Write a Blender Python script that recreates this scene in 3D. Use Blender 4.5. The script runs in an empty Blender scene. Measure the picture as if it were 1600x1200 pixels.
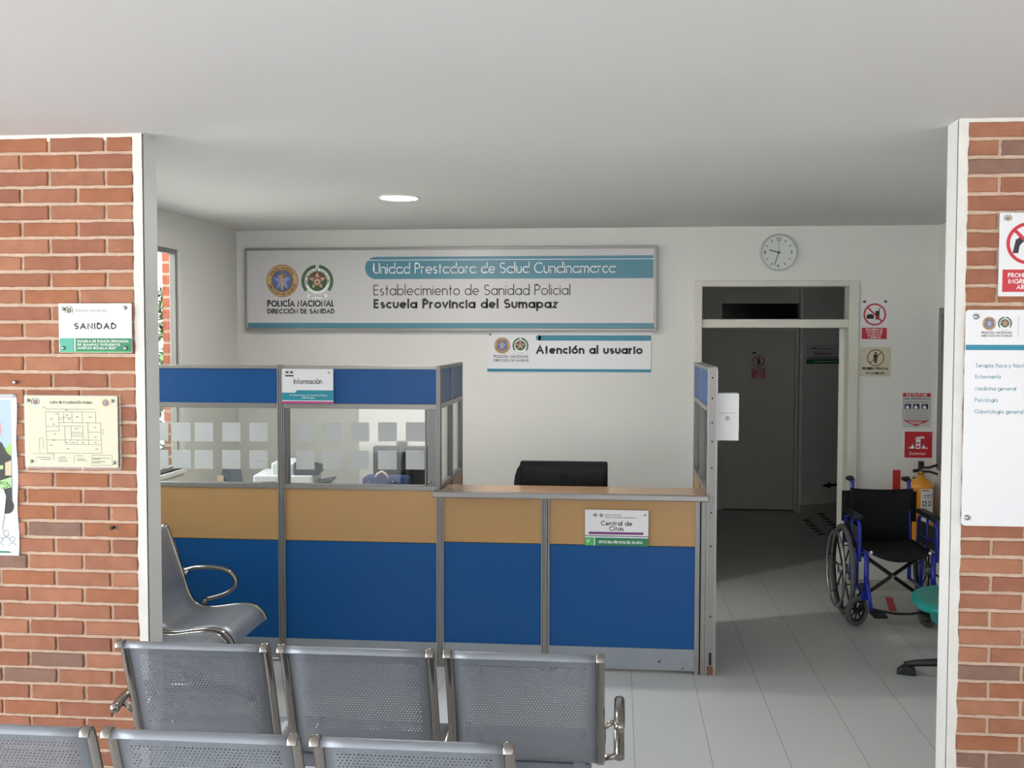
import bpy, bmesh, math, random
from mathutils import Vector, Matrix
random.seed(7)
SC = bpy.context.scene
COL = SC.collection
PI = math.pi

# ------------------------------------------------------------------ camera
F, YAW, PIT, ROL, EYE = 1675.3, .0990, .0449, .0017, 1.82
fwd = Vector((-math.sin(YAW)*math.cos(PIT), math.cos(YAW)*math.cos(PIT), -math.sin(PIT)))
rgt = Vector((math.cos(YAW), math.sin(YAW), 0))
upv = rgt.cross(fwd)
R2 = rgt*math.cos(ROL) + upv*math.sin(ROL)
U2 = upv*math.cos(ROL) - rgt*math.sin(ROL)
cd = bpy.data.cameras.new('camera')
cam = bpy.data.objects.new('camera', cd)
COL.objects.link(cam)
M3 = Matrix((R2, U2, -fwd)).transposed()
cam.matrix_world = Matrix.Translation((0, 0, EYE)) @ M3.to_4x4()
cd.sensor_width = 36
cd.lens = 36*F/1600
cd.clip_start = .05
SC.camera = cam

# ------------------------------------------------------------------ light
w = bpy.data.worlds.new('overcast_sky')
SC.world = w
w.use_nodes = True
bg = w.node_tree.nodes['Background']
bg.inputs[0].default_value = (.95, .97, 1.03, 1)
# overcast sky, clearer and brighter towards the garden on the left
wn_ = w.node_tree
tc_ = wn_.nodes.new('ShaderNodeTexCoord'); dt_ = wn_.nodes.new('ShaderNodeVectorMath'); dt_.operation = 'DOT_PRODUCT'
dt_.inputs[1].default_value = Vector((-.90, .10, .42)).normalized()
wn_.links.new(tc_.outputs['Generated'], dt_.inputs[0])
mr_ = wn_.nodes.new('ShaderNodeMapRange'); mr_.interpolation_type = 'SMOOTHSTEP'
mr_.inputs[1].default_value = .35; mr_.inputs[2].default_value = 1.0; mr_.inputs[3].default_value = 1.9; mr_.inputs[4].default_value = 7.5
wn_.links.new(dt_.outputs['Value'], mr_.inputs[0]); wn_.links.new(mr_.outputs[0], bg.inputs[1])
sd = bpy.data.lights.new('sun', 'SUN'); sd.energy = 14; sd.angle = .02; sd.color = (1, .975, .95)
sun = bpy.data.objects.new('sun', sd); COL.objects.link(sun)
sun.rotation_euler = Vector((-.45, .22, -.86)).to_track_quat('-Z', 'Y').to_euler()      # high sun from behind on the right: only open ground and the garden wall are sunlit
SC.view_settings.view_transform = 'Standard'
SC.view_settings.look = 'None'
SC.view_settings.gamma = 1
SC.view_settings.use_curve_mapping = False
SC.view_settings.exposure = 0.42
SC.cycles.max_bounces = 10
SC.cycles.diffuse_bounces = 6
SC.cycles.transparent_max_bounces = 16
SC.cycles.sample_clamp_indirect = 8

# ------------------------------------------------------------------ dimensions of the place (metres)
YF, TH = 4.047, .13          # brick front wall
YB = 7.853                   # back wall
ZC = 2.605                   # ceiling
XJL, XJR = -1.865, 1.231     # jambs of the wide opening
XL, XR = -2.862, 2.244       # side walls of the hall
YD = 5.765                   # front of the reception partition
YC = 11.33                   # end of the corridor

def at(px, py, Y):
    """a point of the photograph on the wall plane y = Y"""
    d = fwd*F + R2*(px-800) - U2*(py-600)
    return Vector((0, 0, EYE)) + d*(Y/d.y)

# ------------------------------------------------------------------ materials
MATS = {}
def lin(c):
    return tuple(((v/255)/12.92 if v/255 <= .04045 else ((v/255+.055)/1.055)**2.4) for v in c) + (1,)
def mat(name, rgb, rough=.5, metal=0., spec=.5, var=0., scale=8., bump=0., emit=0., alpha=1., coat=0.):
    m = bpy.data.materials.new(name)
    m.use_nodes = True
    nt = m.node_tree
    b = nt.nodes['Principled BSDF']
    c = lin(rgb)
    b.inputs['Base Color'].default_value = c
    b.inputs['Roughness'].default_value = rough
    b.inputs['Metallic'].default_value = metal
    b.inputs['Specular IOR Level'].default_value = spec
    b.inputs['Alpha'].default_value = alpha
    b.inputs['Coat Weight'].default_value = coat
    if emit:
        b.inputs['Emission Color'].default_value = c
        b.inputs['Emission Strength'].default_value = emit
    if var or bump:
        tc = nt.nodes.new('ShaderNodeTexCoord')
        n = nt.nodes.new('ShaderNodeTexNoise')
        n.inputs['Scale'].default_value = scale
        n.inputs['Detail'].default_value = 5
        nt.links.new(tc.outputs['Object'], n.inputs['Vector'])
        if var:
            mr = nt.nodes.new('ShaderNodeMapRange')
            mr.inputs[1].default_value = .3; mr.inputs[2].default_value = .7
            mr.inputs[3].default_value = 1-var; mr.inputs[4].default_value = 1+var
            mx = nt.nodes.new('ShaderNodeMix'); mx.data_type = 'RGBA'; mx.blend_type = 'MULTIPLY'
            mx.inputs[0].default_value = 1
            mx.inputs[6].default_value = c
            nt.links.new(n.outputs['Fac'], mr.inputs[0])
            nt.links.new(mr.outputs[0], mx.inputs[7])
            nt.links.new(mx.outputs[2], b.inputs['Base Color'])
        if bump:
            bp = nt.nodes.new('ShaderNodeBump')
            bp.inputs['Strength'].default_value = bump
            bp.inputs['Distance'].default_value = .002
            nt.links.new(n.outputs['Fac'], bp.inputs['Height'])
            nt.links.new(bp.outputs[0], b.inputs['Normal'])
    MATS[name] = m
    return m

mat('wall_paint', (226, 225, 220), .55, var=.015, scale=2, spec=.3)
mat('ceiling_paint', (218, 218, 216), .75, var=.012, scale=1.5, spec=.2)
mat('plaster', (222, 220, 212), .8, var=.05, scale=14, bump=.3)
mat('door_paint', (214, 212, 200), .4)
mat('skirting', (178, 176, 164), .5)
mat('pier_brick', (150, 74, 52), .9, var=.1, scale=18)
mat('mortar', (206, 182, 160), .95, var=.12, scale=40, bump=.8, spec=.1)
for i, c in enumerate(((160, 111, 88), (154, 104, 83), (168, 118, 93), (146, 100, 82), (160, 107, 80), (138, 109, 96))):
    mat('brick_%s' % 'abcdef'[i], c, .9, var=.10, scale=18, bump=.5, spec=.15)
mat('blue', (2, 76, 136), .42, var=.01, scale=3, spec=.3)
mat('tan', (178, 140, 92), .42, var=.015, scale=3, spec=.4)
mat('counter_wood', (168, 130, 96), .22, var=.06, scale=12)
mat('alu', (136, 134, 132), .42, metal=.55, var=.03, scale=20)
mat('alu_dark', (112, 112, 110), .4, metal=.5)
mat('alu_edge', (148, 145, 142), .4, metal=.6)
mat('grey_steel', (140, 146, 152), .45, var=.03, scale=6)
mat('dark_gap', (20, 20, 22), .7)
mat('rust', (120, 80, 62), .9, var=.3, scale=60)
mat('chrome', (160, 155, 149), .14, metal=1.)
mat('beam_steel', (120, 126, 134), .4, metal=.3)
mat('black_plastic', (22, 24, 26), .45)
mat('monitor_black', (13, 16, 18), .5, spec=.25)
mat('monitor_inset', (24, 27, 31), .5, spec=.25)
mat('black_fabric', (14, 16, 19), .9, bump=.4, scale=200)
mat('rubber', (52, 54, 54), .8)
mat('grey_rubber', (96, 98, 96), .8)
mat('wheel_blue', (26, 44, 168), .28, metal=.15, coat=.4)
mat('hand_rim', (168, 170, 172), .28, metal=.9)
mat('teal', (12, 138, 128), .32)
mat('printer_white', (222, 224, 228), .45)
mat('printer_grey', (92, 100, 110), .5)
mat('navy_cloth', (26, 48, 96), .8)
mat('beige', (206, 190, 160), .7)
mat('desk_wood', (188, 156, 112), .45)
mat('white', (236, 237, 238), .32)
mat('sign_white', (226, 226, 228), .28)
mat('sign_grey', (206, 204, 204), .3)
mat('cream', (206, 203, 178), .35)
mat('paper', (226, 232, 240), .35)
mat('ink', (42, 40, 40), .5)
mat('ink_soft', (110, 110, 106), .6)
mat('ink_blue', (24, 34, 84), .5)
mat('print_white', (240, 242, 242), .4)
mat('band_teal', (74, 134, 152), .35)
mat('band_cyan', (18, 128, 152), .35)
mat('info_teal', (20, 138, 158), .35)
mat('text_teal', (52, 140, 156), .4)
mat('magenta', (176, 62, 130), .35)
mat('purple', (112, 44, 116), .35)
mat('green', (22, 122, 78), .35)
mat('light_green', (72, 176, 88), .35)
mat('mint', (74, 168, 146), .35)
mat('safety_red', (196, 40, 52), .4)
mat('brown_red', (150, 62, 40), .4)
mat('tape_red', (190, 44, 44), .5)
mat('gold', (208, 168, 108), .45)
mat('gold_dark', (120, 84, 48), .5)
mat('crest_blue', (98, 108, 156), .45)
mat('crest_sky', (138, 154, 196), .45)
mat('crest_green', (66, 98, 66), .5)
mat('crest_leaf', (92, 116, 78), .5)
mat('crest_brown', (122, 78, 60), .5)
mat('crest_skin', (204, 172, 146), .5)
mat('extinguisher', (238, 160, 40), .3, coat=.3)
mat('brass', (176, 132, 62), .35, metal=.8)
mat('clock_rim', (196, 198, 198), .3)
mat('clock_face', (214, 220, 216), .35)
mat('lamp_glow', (255, 252, 248), .5, emit=230)
mat('poster_sky', (168, 188, 214), .4)
mat('poster_green', (150, 196, 96), .4)
mat('hair', (36, 30, 30), .6)
mat('skin_print', (206, 158, 136), .5)
mat('vest', (58, 60, 56), .6)
mat('lime', (168, 220, 140), .5)
mat('dark_glass', (8, 10, 14), .15)
mat('dim_pane', (172, 178, 166), .25)  # opaque grey-green colour stands in for the dim room behind the glass
mat('leaf_dark', (24, 52, 22), .7)
mat('leaf_light', (70, 108, 44), .7)
mat('stem_brown', (90, 70, 50), .8)
mat('ground', (206, 206, 204), .9, var=.05, scale=1.)
mat('outer_wall', (238, 238, 236), .8)
mat('tape_dark', (70, 52, 38), .6)
mat('arrow_green', (22, 62, 46), .5)

def glass(name, a=.12, tint=(250, 252, 250)):
    m = bpy.data.materials.new(name); m.use_nodes = True
    nt = m.node_tree; nt.nodes.clear()
    o = nt.nodes.new('ShaderNodeOutputMaterial'); t = nt.nodes.new('ShaderNodeBsdfTransparent')
    g = nt.nodes.new('ShaderNodeBsdfGlossy'); g.inputs['Roughness'].default_value = .02
    fr = nt.nodes.new('ShaderNodeFresnel')
    ge = nt.nodes.new('ShaderNodeNewGeometry'); io = nt.nodes.new('ShaderNodeMapRange')
    io.inputs[3].default_value = 1.5; io.inputs[4].default_value = 1/1.5      # the same glass seen from either side
    nt.links.new(ge.outputs['Backfacing'], io.inputs[0]); nt.links.new(io.outputs[0], fr.inputs[0])
    mx = nt.nodes.new('ShaderNodeMixShader')
    t.inputs[0].default_value = lin(tint)
    nt.links.new(fr.outputs[0], mx.inputs[0]); nt.links.new(t.outputs[0], mx.inputs[1]); nt.links.new(g.outputs[0], mx.inputs[2])
    nt.links.new(mx.outputs[0], o.inputs[0])
    MATS[name] = m
glass('glass')

def frost(name):
    m = bpy.data.materials.new(name); m.use_nodes = True
    nt = m.node_tree; nt.nodes.clear()
    o = nt.nodes.new('ShaderNodeOutputMaterial')
    d = nt.nodes.new('ShaderNodeBsdfDiffuse'); d.inputs[0].default_value = lin((212, 213, 213))
    tl = nt.nodes.new('ShaderNodeBsdfTranslucent'); tl.inputs[0].default_value = lin((236, 238, 239))
    mx = nt.nodes.new('ShaderNodeMixShader'); mx.inputs[0].default_value = .62
    nt.links.new(d.outputs[0], mx.inputs[1]); nt.links.new(tl.outputs[0], mx.inputs[2])
    nt.links.new(mx.outputs[0], o.inputs[0])
    MATS[name] = m
frost('frosted')

def nmath(nt, op, a, b=None, c=None):
    n = nt.nodes.new('ShaderNodeMath'); n.operation = op
    for i, v in enumerate((a, b, c)):
        if v is None: continue
        if isinstance(v, (int, float)): n.inputs[i].default_value = v
        else: nt.links.new(v, n.inputs[i])
    return n.outputs[0]

def floor_material():
    m = bpy.data.materials.new('floor_tiles'); m.use_nodes = True
    nt = m.node_tree; b = nt.nodes['Principled BSDF']
    tc = nt.nodes.new('ShaderNodeTexCoord'); sp = nt.nodes.new('ShaderNodeSeparateXYZ')
    nt.links.new(tc.outputs['Object'], sp.inputs[0])
    def line(o, off, half):
        f = nmath(nt, 'FRACT', nmath(nt, 'DIVIDE', nmath(nt, 'ADD', o, off), .33))
        d = nmath(nt, 'ABSOLUTE', nmath(nt, 'SUBTRACT', f, .5))
        return nmath(nt, 'GREATER_THAN', d, .5-half/.33)
    lx = line(sp.outputs[0], 33-.0793, .0016)
    ly = line(sp.outputs[1], 33-.11, .0012)
    n = nt.nodes.new('ShaderNodeTexNoise'); n.inputs['Scale'].default_value = 1.2; n.inputs['Detail'].default_value = 6
    nt.links.new(tc.outputs['Object'], n.inputs['Vector'])
    ramp = nt.nodes.new('ShaderNodeMix'); ramp.data_type = 'RGBA'
    ramp.inputs[6].default_value = lin((188, 189, 188)); ramp.inputs[7].default_value = lin((200, 201, 200))
    nt.links.new(n.outputs['Fac'], ramp.inputs[0])
    mx = nt.nodes.new('ShaderNodeMix'); mx.data_type = 'RGBA'
    nt.links.new(nmath(nt, 'MULTIPLY', lx, .7), mx.inputs[0])
    nt.links.new(ramp.outputs[2], mx.inputs[6]); mx.inputs[7].default_value = lin((70, 72, 70))
    m2 = nt.nodes.new('ShaderNodeMix'); m2.data_type = 'RGBA'
    nt.links.new(nmath(nt, 'MULTIPLY', ly, .10), m2.inputs[0])
    nt.links.new(mx.outputs[2], m2.inputs[6]); m2.inputs[7].default_value = lin((70, 72, 70))
    nt.links.new(m2.outputs[2], b.inputs['Base Color'])
    b.inputs['Roughness'].default_value = .32
    b.inputs['Specular IOR Level'].default_value = .4
    MATS['floor_tiles'] = m
floor_material()

def perforated_material():
    """silver-grey lacquered sheet steel punched with a staggered field of 4 mm holes"""
    m = bpy.data.materials.new('perforated_steel'); m.use_nodes = True
    nt = m.node_tree; b = nt.nodes['Principled BSDF']
    b.inputs['Base Color'].default_value = lin((138, 143, 150)); b.inputs['Roughness'].default_value = .42
    b.inputs['Metallic'].default_value = .45
    uv = nt.nodes.new('ShaderNodeUVMap'); uv.uv_map = 'UVMap'
    sp = nt.nodes.new('ShaderNodeSeparateXYZ'); nt.links.new(uv.outputs[0], sp.inputs[0])
    u, v = sp.outputs[0], sp.outputs[1]
    px, py = .0108, .0187
    def dist(ou, ov):
        fu = nmath(nt, 'MULTIPLY', nmath(nt, 'SUBTRACT', nmath(nt, 'FRACT', nmath(nt, 'ADD', nmath(nt, 'DIVIDE', u, px), 100+ou)), .5), px)
        fv = nmath(nt, 'MULTIPLY', nmath(nt, 'SUBTRACT', nmath(nt, 'FRACT', nmath(nt, 'ADD', nmath(nt, 'DIVIDE', v, py), 100+ov)), .5), py)
        return nmath(nt, 'ADD', nmath(nt, 'MULTIPLY', fu, fu), nmath(nt, 'MULTIPLY', fv, fv))
    d = nmath(nt, 'MINIMUM', dist(0, 0), dist(.5, .5))
    hole = nmath(nt, 'LESS_THAN', d, .0026**2)
    inx = nmath(nt, 'LESS_THAN', nmath(nt, 'ABSOLUTE', u), .198)
    def rng(a, c):
        return nmath(nt, 'MULTIPLY', nmath(nt, 'GREATER_THAN', v, a), nmath(nt, 'LESS_THAN', v, c))
    iny = nmath(nt, 'ADD', rng(.085, .36), rng(.46, .80))
    k = nmath(nt, 'MULTIPLY', nmath(nt, 'MULTIPLY', hole, inx), iny)
    nt.links.new(nmath(nt, 'SUBTRACT', 1.0, k), b.inputs['Alpha'])
    MATS['perforated_steel'] = m
perforated_material()

# ------------------------------------------------------------------ mesh builder
class MB:
    def __init__(s): s.v = []; s.f = []; s.m = []; s.cur = 'white'; s.names = []; s.sm = []; s.uv = {}; s.cuts = []
    def mt(s, name): s.cur = name; return s
    def face(s, idx, smooth=False):
        if s.cur not in s.names: s.names.append(s.cur)
        s.f.append(tuple(idx)); s.m.append(s.names.index(s.cur)); s.sm.append(smooth)
    def add(s, pts):
        k = len(s.v); s.v += [tuple(p) for p in pts]; return k
    def box(s, x0, x1, y0, y1, z0, z1):
        k = s.add([(x, y, z) for x in (x0, x1) for y in (y0, y1) for z in (z0, z1)])
        for q in ((0, 1, 3, 2), (4, 6, 7, 5), (0, 4, 5, 1), (2, 3, 7, 6), (0, 2, 6, 4), (1, 5, 7, 3)):
            s.face([k+i for i in q])
        return s
    def rbox(s, x0, x1, y0, y1, z0, z1, r=.01, axis='y', n=4):
        """box with its four edges along one axis rounded"""
        c = {'y': (x0, x1, z0, z1), 'z': (x0, x1, y0, y1), 'x': (y0, y1, z0, z1)}[axis]
        lo, hi = {'y': (y0, y1), 'z': (z0, z1), 'x': (x0, x1)}[axis]
        o = []
        for cx, cy, a in ((c[1]-r, c[3]-r, 0), (c[0]+r, c[3]-r, 90), (c[0]+r, c[2]+r, 180), (c[1]-r, c[2]+r, 270)):
            for i in range(n+1):
                t = math.radians(a+90*i/n); o.append((cx+r*math.cos(t), cy+r*math.sin(t)))
        return s.prism(o, lo, hi, axis)
    def prism(s, o, lo, hi, axis='y', bev=0):
        def P(p, h): return {'y': (p[0], h, p[1]), 'z': (p[0], p[1], h), 'x': (h, p[0], p[1])}[axis]
        n = len(o)
        a = s.add([P(p, lo) for p in o]); b = s.add([P(p, hi) for p in o])
        s.face([a+i for i in range(n)]); s.face([b+i for i in reversed(range(n))])
        for i in range(n):
            j = (i+1) % n; s.face((a+i, b+i, b+j, a+j))
        return s
    def tube(s, pts, r, n=10, closed=False, cap=True, sx=1.0):
        pts = [Vector(p) for p in pts]; N = len(pts); rings = []
        rr = r if isinstance(r, (list, tuple)) else [r]*N
        prev = None
        for i, p in enumerate(pts):
            if closed: t = pts[(i+1) % N]-pts[i-1]
            else: t = pts[min(i+1, N-1)]-pts[max(i-1, 0)]
            t.normalize()
            if prev is None:
                up = Vector((0, 0, 1)) if abs(t.z) < .9 else Vector((1, 0, 0))
                a = t.cross(up).normalized()
            else:
                a = (prev - t*prev.dot(t)).normalized()
            prev = a; b = t.cross(a)
            rings.append(s.add([p+(a*math.cos(2*PI*k/n)*sx+b*math.sin(2*PI*k/n))*rr[i] for k in range(n)]))
        for i in range(N if closed else N-1):
            q, t2 = rings[i], rings[(i+1) % N]
            for k in range(n):
                k2 = (k+1) % n; s.face((q+k, q+k2, t2+k2, t2+k), True)
        if cap and not closed:
            s.face([rings[0]+k for k in reversed(range(n))]); s.face([rings[-1]+k for k in range(n)])
        return s
    def lathe(s, prof, c=(0, 0, 0), n=24, axis='z', cap=True):
        """prof: list of (radius, height)"""
        rings = []
        for r, h in prof:
            pts = []
            for k in range(n):
                a = 2*PI*k/n; x, y = r*math.cos(a), r*math.sin(a)
                q = {'z': (x, y, h), 'y': (x, h, y), 'x': (h, x, y)}[axis]
                pts.append((c[0]+q[0], c[1]+q[1], c[2]+q[2]))
            rings.append(s.add(pts))
        for i in range(len(rings)-1):
            for k in range(n):
                k2 = (k+1) % n; s.face((rings[i]+k, rings[i]+k2, rings[i+1]+k2, rings[i+1]+k), True)
        if cap: s.face([rings[0]+k for k in range(n)]); s.face([rings[-1]+k for k in range(n)])
        return s
    def ball(s, c, r, n=12):
        return s.lathe([(r*max(math.sin(PI*i/8), .02), -r*math.cos(PI*i/8)) for i in range(9)], c, n)
    def poly(s, pts, y):
        """flat printed shape facing -y"""
        k = s.add([(p[0], y, p[1]) for p in pts]); s.face([k+i for i in range(len(pts))]); return s
    def disc(s, cx, cz, r, y, n=32, rx=None):
        return s.poly([(cx+(rx or r)*math.cos(2*PI*i/n), cz+r*math.sin(2*PI*i/n)) for i in range(n)], y)
    def ring(s, cx, cz, r0, r1, y, a0=0, a1=360, n=40):
        o = []
        for i in range(n+1):
            a = math.radians(a0+(a1-a0)*i/n); o.append((cx+r1*math.cos(a), cz+r1*math.sin(a), cx+r0*math.cos(a), cz+r0*math.sin(a)))
        for i in range(n):
            p, q = o[i], o[i+1]
            s.poly([(p[0], p[1]), (q[0], q[1]), (q[2], q[3]), (p[2], p[3])], y)
        return s
    def rect(s, x0, x1, z0, z1, y): return s.poly([(x0, z0), (x1, z0), (x1, z1), (x0, z1)], y)
    def line(s, pts, wd, y): return s.stroke([(p[0], p[1]) for p in pts], wd, lambda a, b: (a, y, b))
    def stroke(s, pts, wd, fn):
        out = []
        n = len(pts)
        for i in range(n):
            p = pts[i]
            ds = []
            if i > 0: ds.append((p[0]-pts[i-1][0], p[1]-pts[i-1][1]))
            if i < n-1: ds.append((pts[i+1][0]-p[0], pts[i+1][1]-p[1]))
            ns = []
            for d in ds:
                l = math.hypot(*d) or 1e-9; ns.append((-d[1]/l, d[0]/l))
            mx = sum(q[0] for q in ns)/len(ns); my = sum(q[1] for q in ns)/len(ns)
            l2 = max(mx*mx+my*my, .22)
            out.append((mx/l2*wd/2, my/l2*wd/2))
        L = s.add([fn(p[0]+o[0], p[1]+o[1]) for p, o in zip(pts, out)])
        Rr = s.add([fn(p[0]-o[0], p[1]-o[1]) for p, o in zip(pts, out)])
        for i in range(n-1): s.face((L+i, Rr+i, Rr+i+1, L+i+1))
        return s
    def xform(s, M, start=0):
        for i in range(start, len(s.v)): s.v[i] = tuple(M @ Vector(s.v[i]))
        return s
    def build(s, name, parent=None, bevel=0, solid=0, label=None):
        if name == 'lettering' and len(s.cuts) > 1:            # one part per line of text
            ends = s.cuts[1:]+[len(s.f)]
            for a, b in zip(s.cuts, ends):
                m = MB(); mp = {}
                for i in range(a, b):
                    m.cur = s.names[s.m[i]]
                    for q in s.f[i]:
                        if q not in mp: mp[q] = m.add([s.v[q]])
                    m.face([mp[q] for q in s.f[i]])
                o = m.build(name, parent)
            return o
        me = bpy.data.meshes.new(name)
        me.from_pydata(s.v, [], s.f)
        for nme in s.names: me.materials.append(MATS[nme])
        me.polygons.foreach_set('material_index', s.m)
        me.polygons.foreach_set('use_smooth', s.sm)
        if s.uv:
            l = me.uv_layers.new(name='UVMap')
            for lp in me.loops: l.data[lp.index].uv = s.uv.get(lp.vertex_index, (0, 0))
        bm = bmesh.new(); bm.from_mesh(me)
        if not s.uv and name not in ('lettering', 'emblem', 'print', 'pictogram', 'plan_drawing', 'dial_marks'): bmesh.ops.recalc_face_normals(bm, faces=bm.faces)
        bm.to_mesh(me); bm.free()
        o = bpy.data.objects.new(name, me); COL.objects.link(o)
        if parent: o.parent = parent
        if label: o['label'] = label
        if bevel:
            b = o.modifiers.new('bevel', 'BEVEL'); b.width = bevel; b.segments = 2; b.limit_method = 'ANGLE'; b.angle_limit = .7
        if solid:
            sl = o.modifiers.new('sheet', 'SOLIDIFY'); sl.thickness = solid; sl.offset = 0
        return o

def tag(o, label, cat, group=None, kind=None):
    o['label'] = label; o['category'] = cat
    if group: o['group'] = group
    if kind: o['kind'] = kind
    return o
def thing(name, label, cat, loc=(0, 0, 0), rz=0, group=None):
    o = bpy.data.objects.new(name, None); COL.objects.link(o)
    o.location = loc; o.rotation_euler = (0, 0, rz)
    o.empty_display_size = .1
    return tag(o, label, cat, group)
def struct(o): o['kind'] = 'structure'; return o
def copy_tree(o, parent=None):
    c = o.copy(); COL.objects.link(c)
    if parent: c.parent = parent
    for ch in list(o.children): copy_tree(ch, c)
    return c

# ------------------------------------------------------------------ lettering: geometric strokes, cap height 1
def arc(cx, cy, rx, ry, a0, a1, n=None):
    n = n or max(4, int(abs(a1-a0)/18))
    return [(cx+rx*math.cos(math.radians(a0+(a1-a0)*i/n)), cy+ry*math.sin(math.radians(a0+(a1-a0)*i/n))) for i in range(n+1)]
X = .62; r_ = .31
bowl = arc(r_, r_, r_, r_, 0, 360)
SB = arc(.27, .74, .25, .26, 35, 270, 12)[:-1]+arc(.27, .25, .29, .25, 90, -145, 12)
sb = arc(.19, .465, .16, .155, 40, 270, 10)[:-1]+arc(.19, .155, .19, .155, 90, -140, 10)
G = {
 ' ': (.22, []),
 'a': (X, [bowl, [(X, 0), (X, X)]]), 'b': (X, [bowl, [(0, 0), (0, 1.06)]]), 'c': (.5, [arc(r_, r_, r_, r_, 48, 312)]),
 'd': (X, [bowl, [(X, 0), (X, 1.06)]]), 'e': (X, [arc(r_, r_, r_, r_, 0, 318), [(0, r_), (X, r_)]]),
 'f': (.3, [arc(.3, .9, .16, .16, 90, 180)+[(.14, 0)], [(0, X), (.3, X)]]),
 'g': (X, [bowl, [(X, X), (X, -.05)]+arc(r_, -.05, r_, .27, 0, -150)]),
 'h': (.5, [[(0, 0), (0, 1.06)], arc(.25, .37, .25, .25, 180, 0)+[(.5, 0)]]),
 'i': (.02, [[(0, 0), (0, X)], 'dot']), 'j': (.02, [[(0, -.3), (0, X)], 'dot']), 'l': (.02, [[(0, 0), (0, 1.06)]]),
 'k': (.42, [[(0, 0), (0, 1.06)], [(.4, X), (0, .25)], [(.13, .36), (.42, 0)]]),
 'm': (.84, [[(0, 0), (0, X)], arc(.21, .4, .21, .22, 180, 0)+[(.42, 0)], arc(.63, .4, .21, .22, 180, 0)+[(.84, 0)]]),
 'n': (.5, [[(0, 0), (0, X)], arc(.25, .37, .25, .25, 180, 0)+[(.5, 0)]]),
 'o': (X, [bowl]), 'p': (X, [bowl, [(0, -.36), (0, X)]]), 'q': (X, [bowl, [(X, -.36), (X, X)]]),
 'r': (.3, [[(0, 0), (0, X)], arc(.24, .38, .24, .24, 180, 72)]), 's': (.38, [sb]),
 't': (.3, [[(.15, 0), (.15, .9)], [(0, X), (.3, X)]]),
 'u': (.5, [[(0, X), (0, .25)]+arc(.25, .25, .25, .25, 180, 360)[1:]+[(.5, X)]]),
 'v': (.5, [[(0, X), (.25, 0), (.5, X)]]), 'x': (.46, [[(0, 0), (.46, X)], [(0, X), (.46, 0)]]),
 'y': (.5, [[(0, X), (.26, .02)], [(.5, X), (.12, -.34)]]), 'z': (.44, [[(0, X), (.44, X), (0, 0), (.44, 0)]]),
 'A': (.78, [[(0, 0), (.39, 1), (.78, 0)], [(.15, .34), (.63, .34)]]),
 'B': (.5, [[(0, 0), (0, 1), (.24, 1)]+arc(.24, .77, .23, .23, 90, -90)+[(0, .54)], [(.24, .54)]+arc(.24, .27, .27, .27, 90, -90)+[(0, 0)]]),
 'C': (.82, [arc(.5, .5, .5, .5, 45, 315)]), 'D': (.7, [[(0, 0), (0, 1), (.2, 1)]+arc(.2, .5, .5, .5, 90, -90)+[(0, 0)]]),
 'E': (.48, [[(.48, 1), (0, 1), (0, 0), (.48, 0)], [(0, .52), (.44, .52)]]), 'F': (.46, [[(.46, 1), (0, 1), (0, 0)], [(0, .52), (.42, .52)]]),
 'G': (.95, [arc(.5, .5, .5, .5, 45, 360)+[(.55, .5)]]), 'H': (.62, [[(0, 0), (0, 1)], [(.62, 0), (.62, 1)], [(0, .52), (.62, .52)]]),
 'I': (.02, [[(0, 0), (0, 1)]]), 'J': (.3, [[(.3, 1), (.3, .15)]+arc(.15, .15, .15, .15, 0, -160)]),
 'L': (.42, [[(0, 1), (0, 0), (.42, 0)]]), 'M': (.86, [[(0, 0), (.12, 1), (.43, .2), (.74, 1), (.86, 0)]]),
 'N': (.68, [[(0, 0), (0, 1), (.68, 0), (.68, 1)]]), 'O': (1, [arc(.5, .5, .5, .5, 0, 360)]),
 'P': (.5, [[(0, 0), (0, 1), (.24, 1)]+arc(.24, .74, .26, .26, 90, -90)+[(0, .48)]]),
 'Q': (1, [arc(.5, .5, .5, .5, 0, 360), [(.55, .35), (.95, 0)]]),
 'R': (.52, [[(0, 0), (0, 1), (.24, 1)]+arc(.24, .74, .26, .26, 90, -90)+[(0, .48)], [(.22, .48), (.52, 0)]]),
 'S': (.56, [SB]), 'T': (.54, [[(0, 1), (.54, 1)], [(.27, 1), (.27, 0)]]),
 'U': (.6, [[(0, 1), (0, .3)]+arc(.3, .3, .3, .3, 180, 360)+[(.6, 1)]]), 'V': (.72, [[(0, 1), (.36, 0), (.72, 1)]]),
 'X': (.6, [[(0, 0), (.6, 1)], [(0, 1), (.6, 0)]]), 'Y': (.6, [[(0, 1), (.3, .48), (.6, 1)], [(.3, .48), (.3, 0)]]),
 'Z': (.58, [[(0, 1), (.58, 1), (0, 0), (.58, 0)]]), '"': (.16, [[(0, 1), (0, .75)], [(.16, 1), (.16, .75)]]),
 '1': (.2, [[(0, .8), (.2, 1), (.2, 0)]]), '2': (.5, [arc(.25, .75, .25, .25, 170, -40)+[(0, 0), (.5, 0)]]), '3': (.48, [arc(.22, .76, .22, .24, 150, -90)+arc(.22, .27, .26, .27, 90, -150)]),
 '6': (.54, [arc(.27, .3, .27, .3, 0, 360), arc(.42, .45, .42, .55, 90, 190)]), '9': (.54, [arc(.27, .7, .27, .3, 0, 360), arc(.12, .55, .42, .55, 0, -90)]), '.': (.05, [[(0, 0), (.05, 0)]]),
}
ACC = {'í': ('i', .8), 'ó': ('o', .8), 'á': ('a', .8), 'é': ('e', .8), 'Í': ('I', 1.15), 'Ó': ('O', 1.15), 'Á': ('A', 1.15), 'ñ': ('n', .8)}
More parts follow.
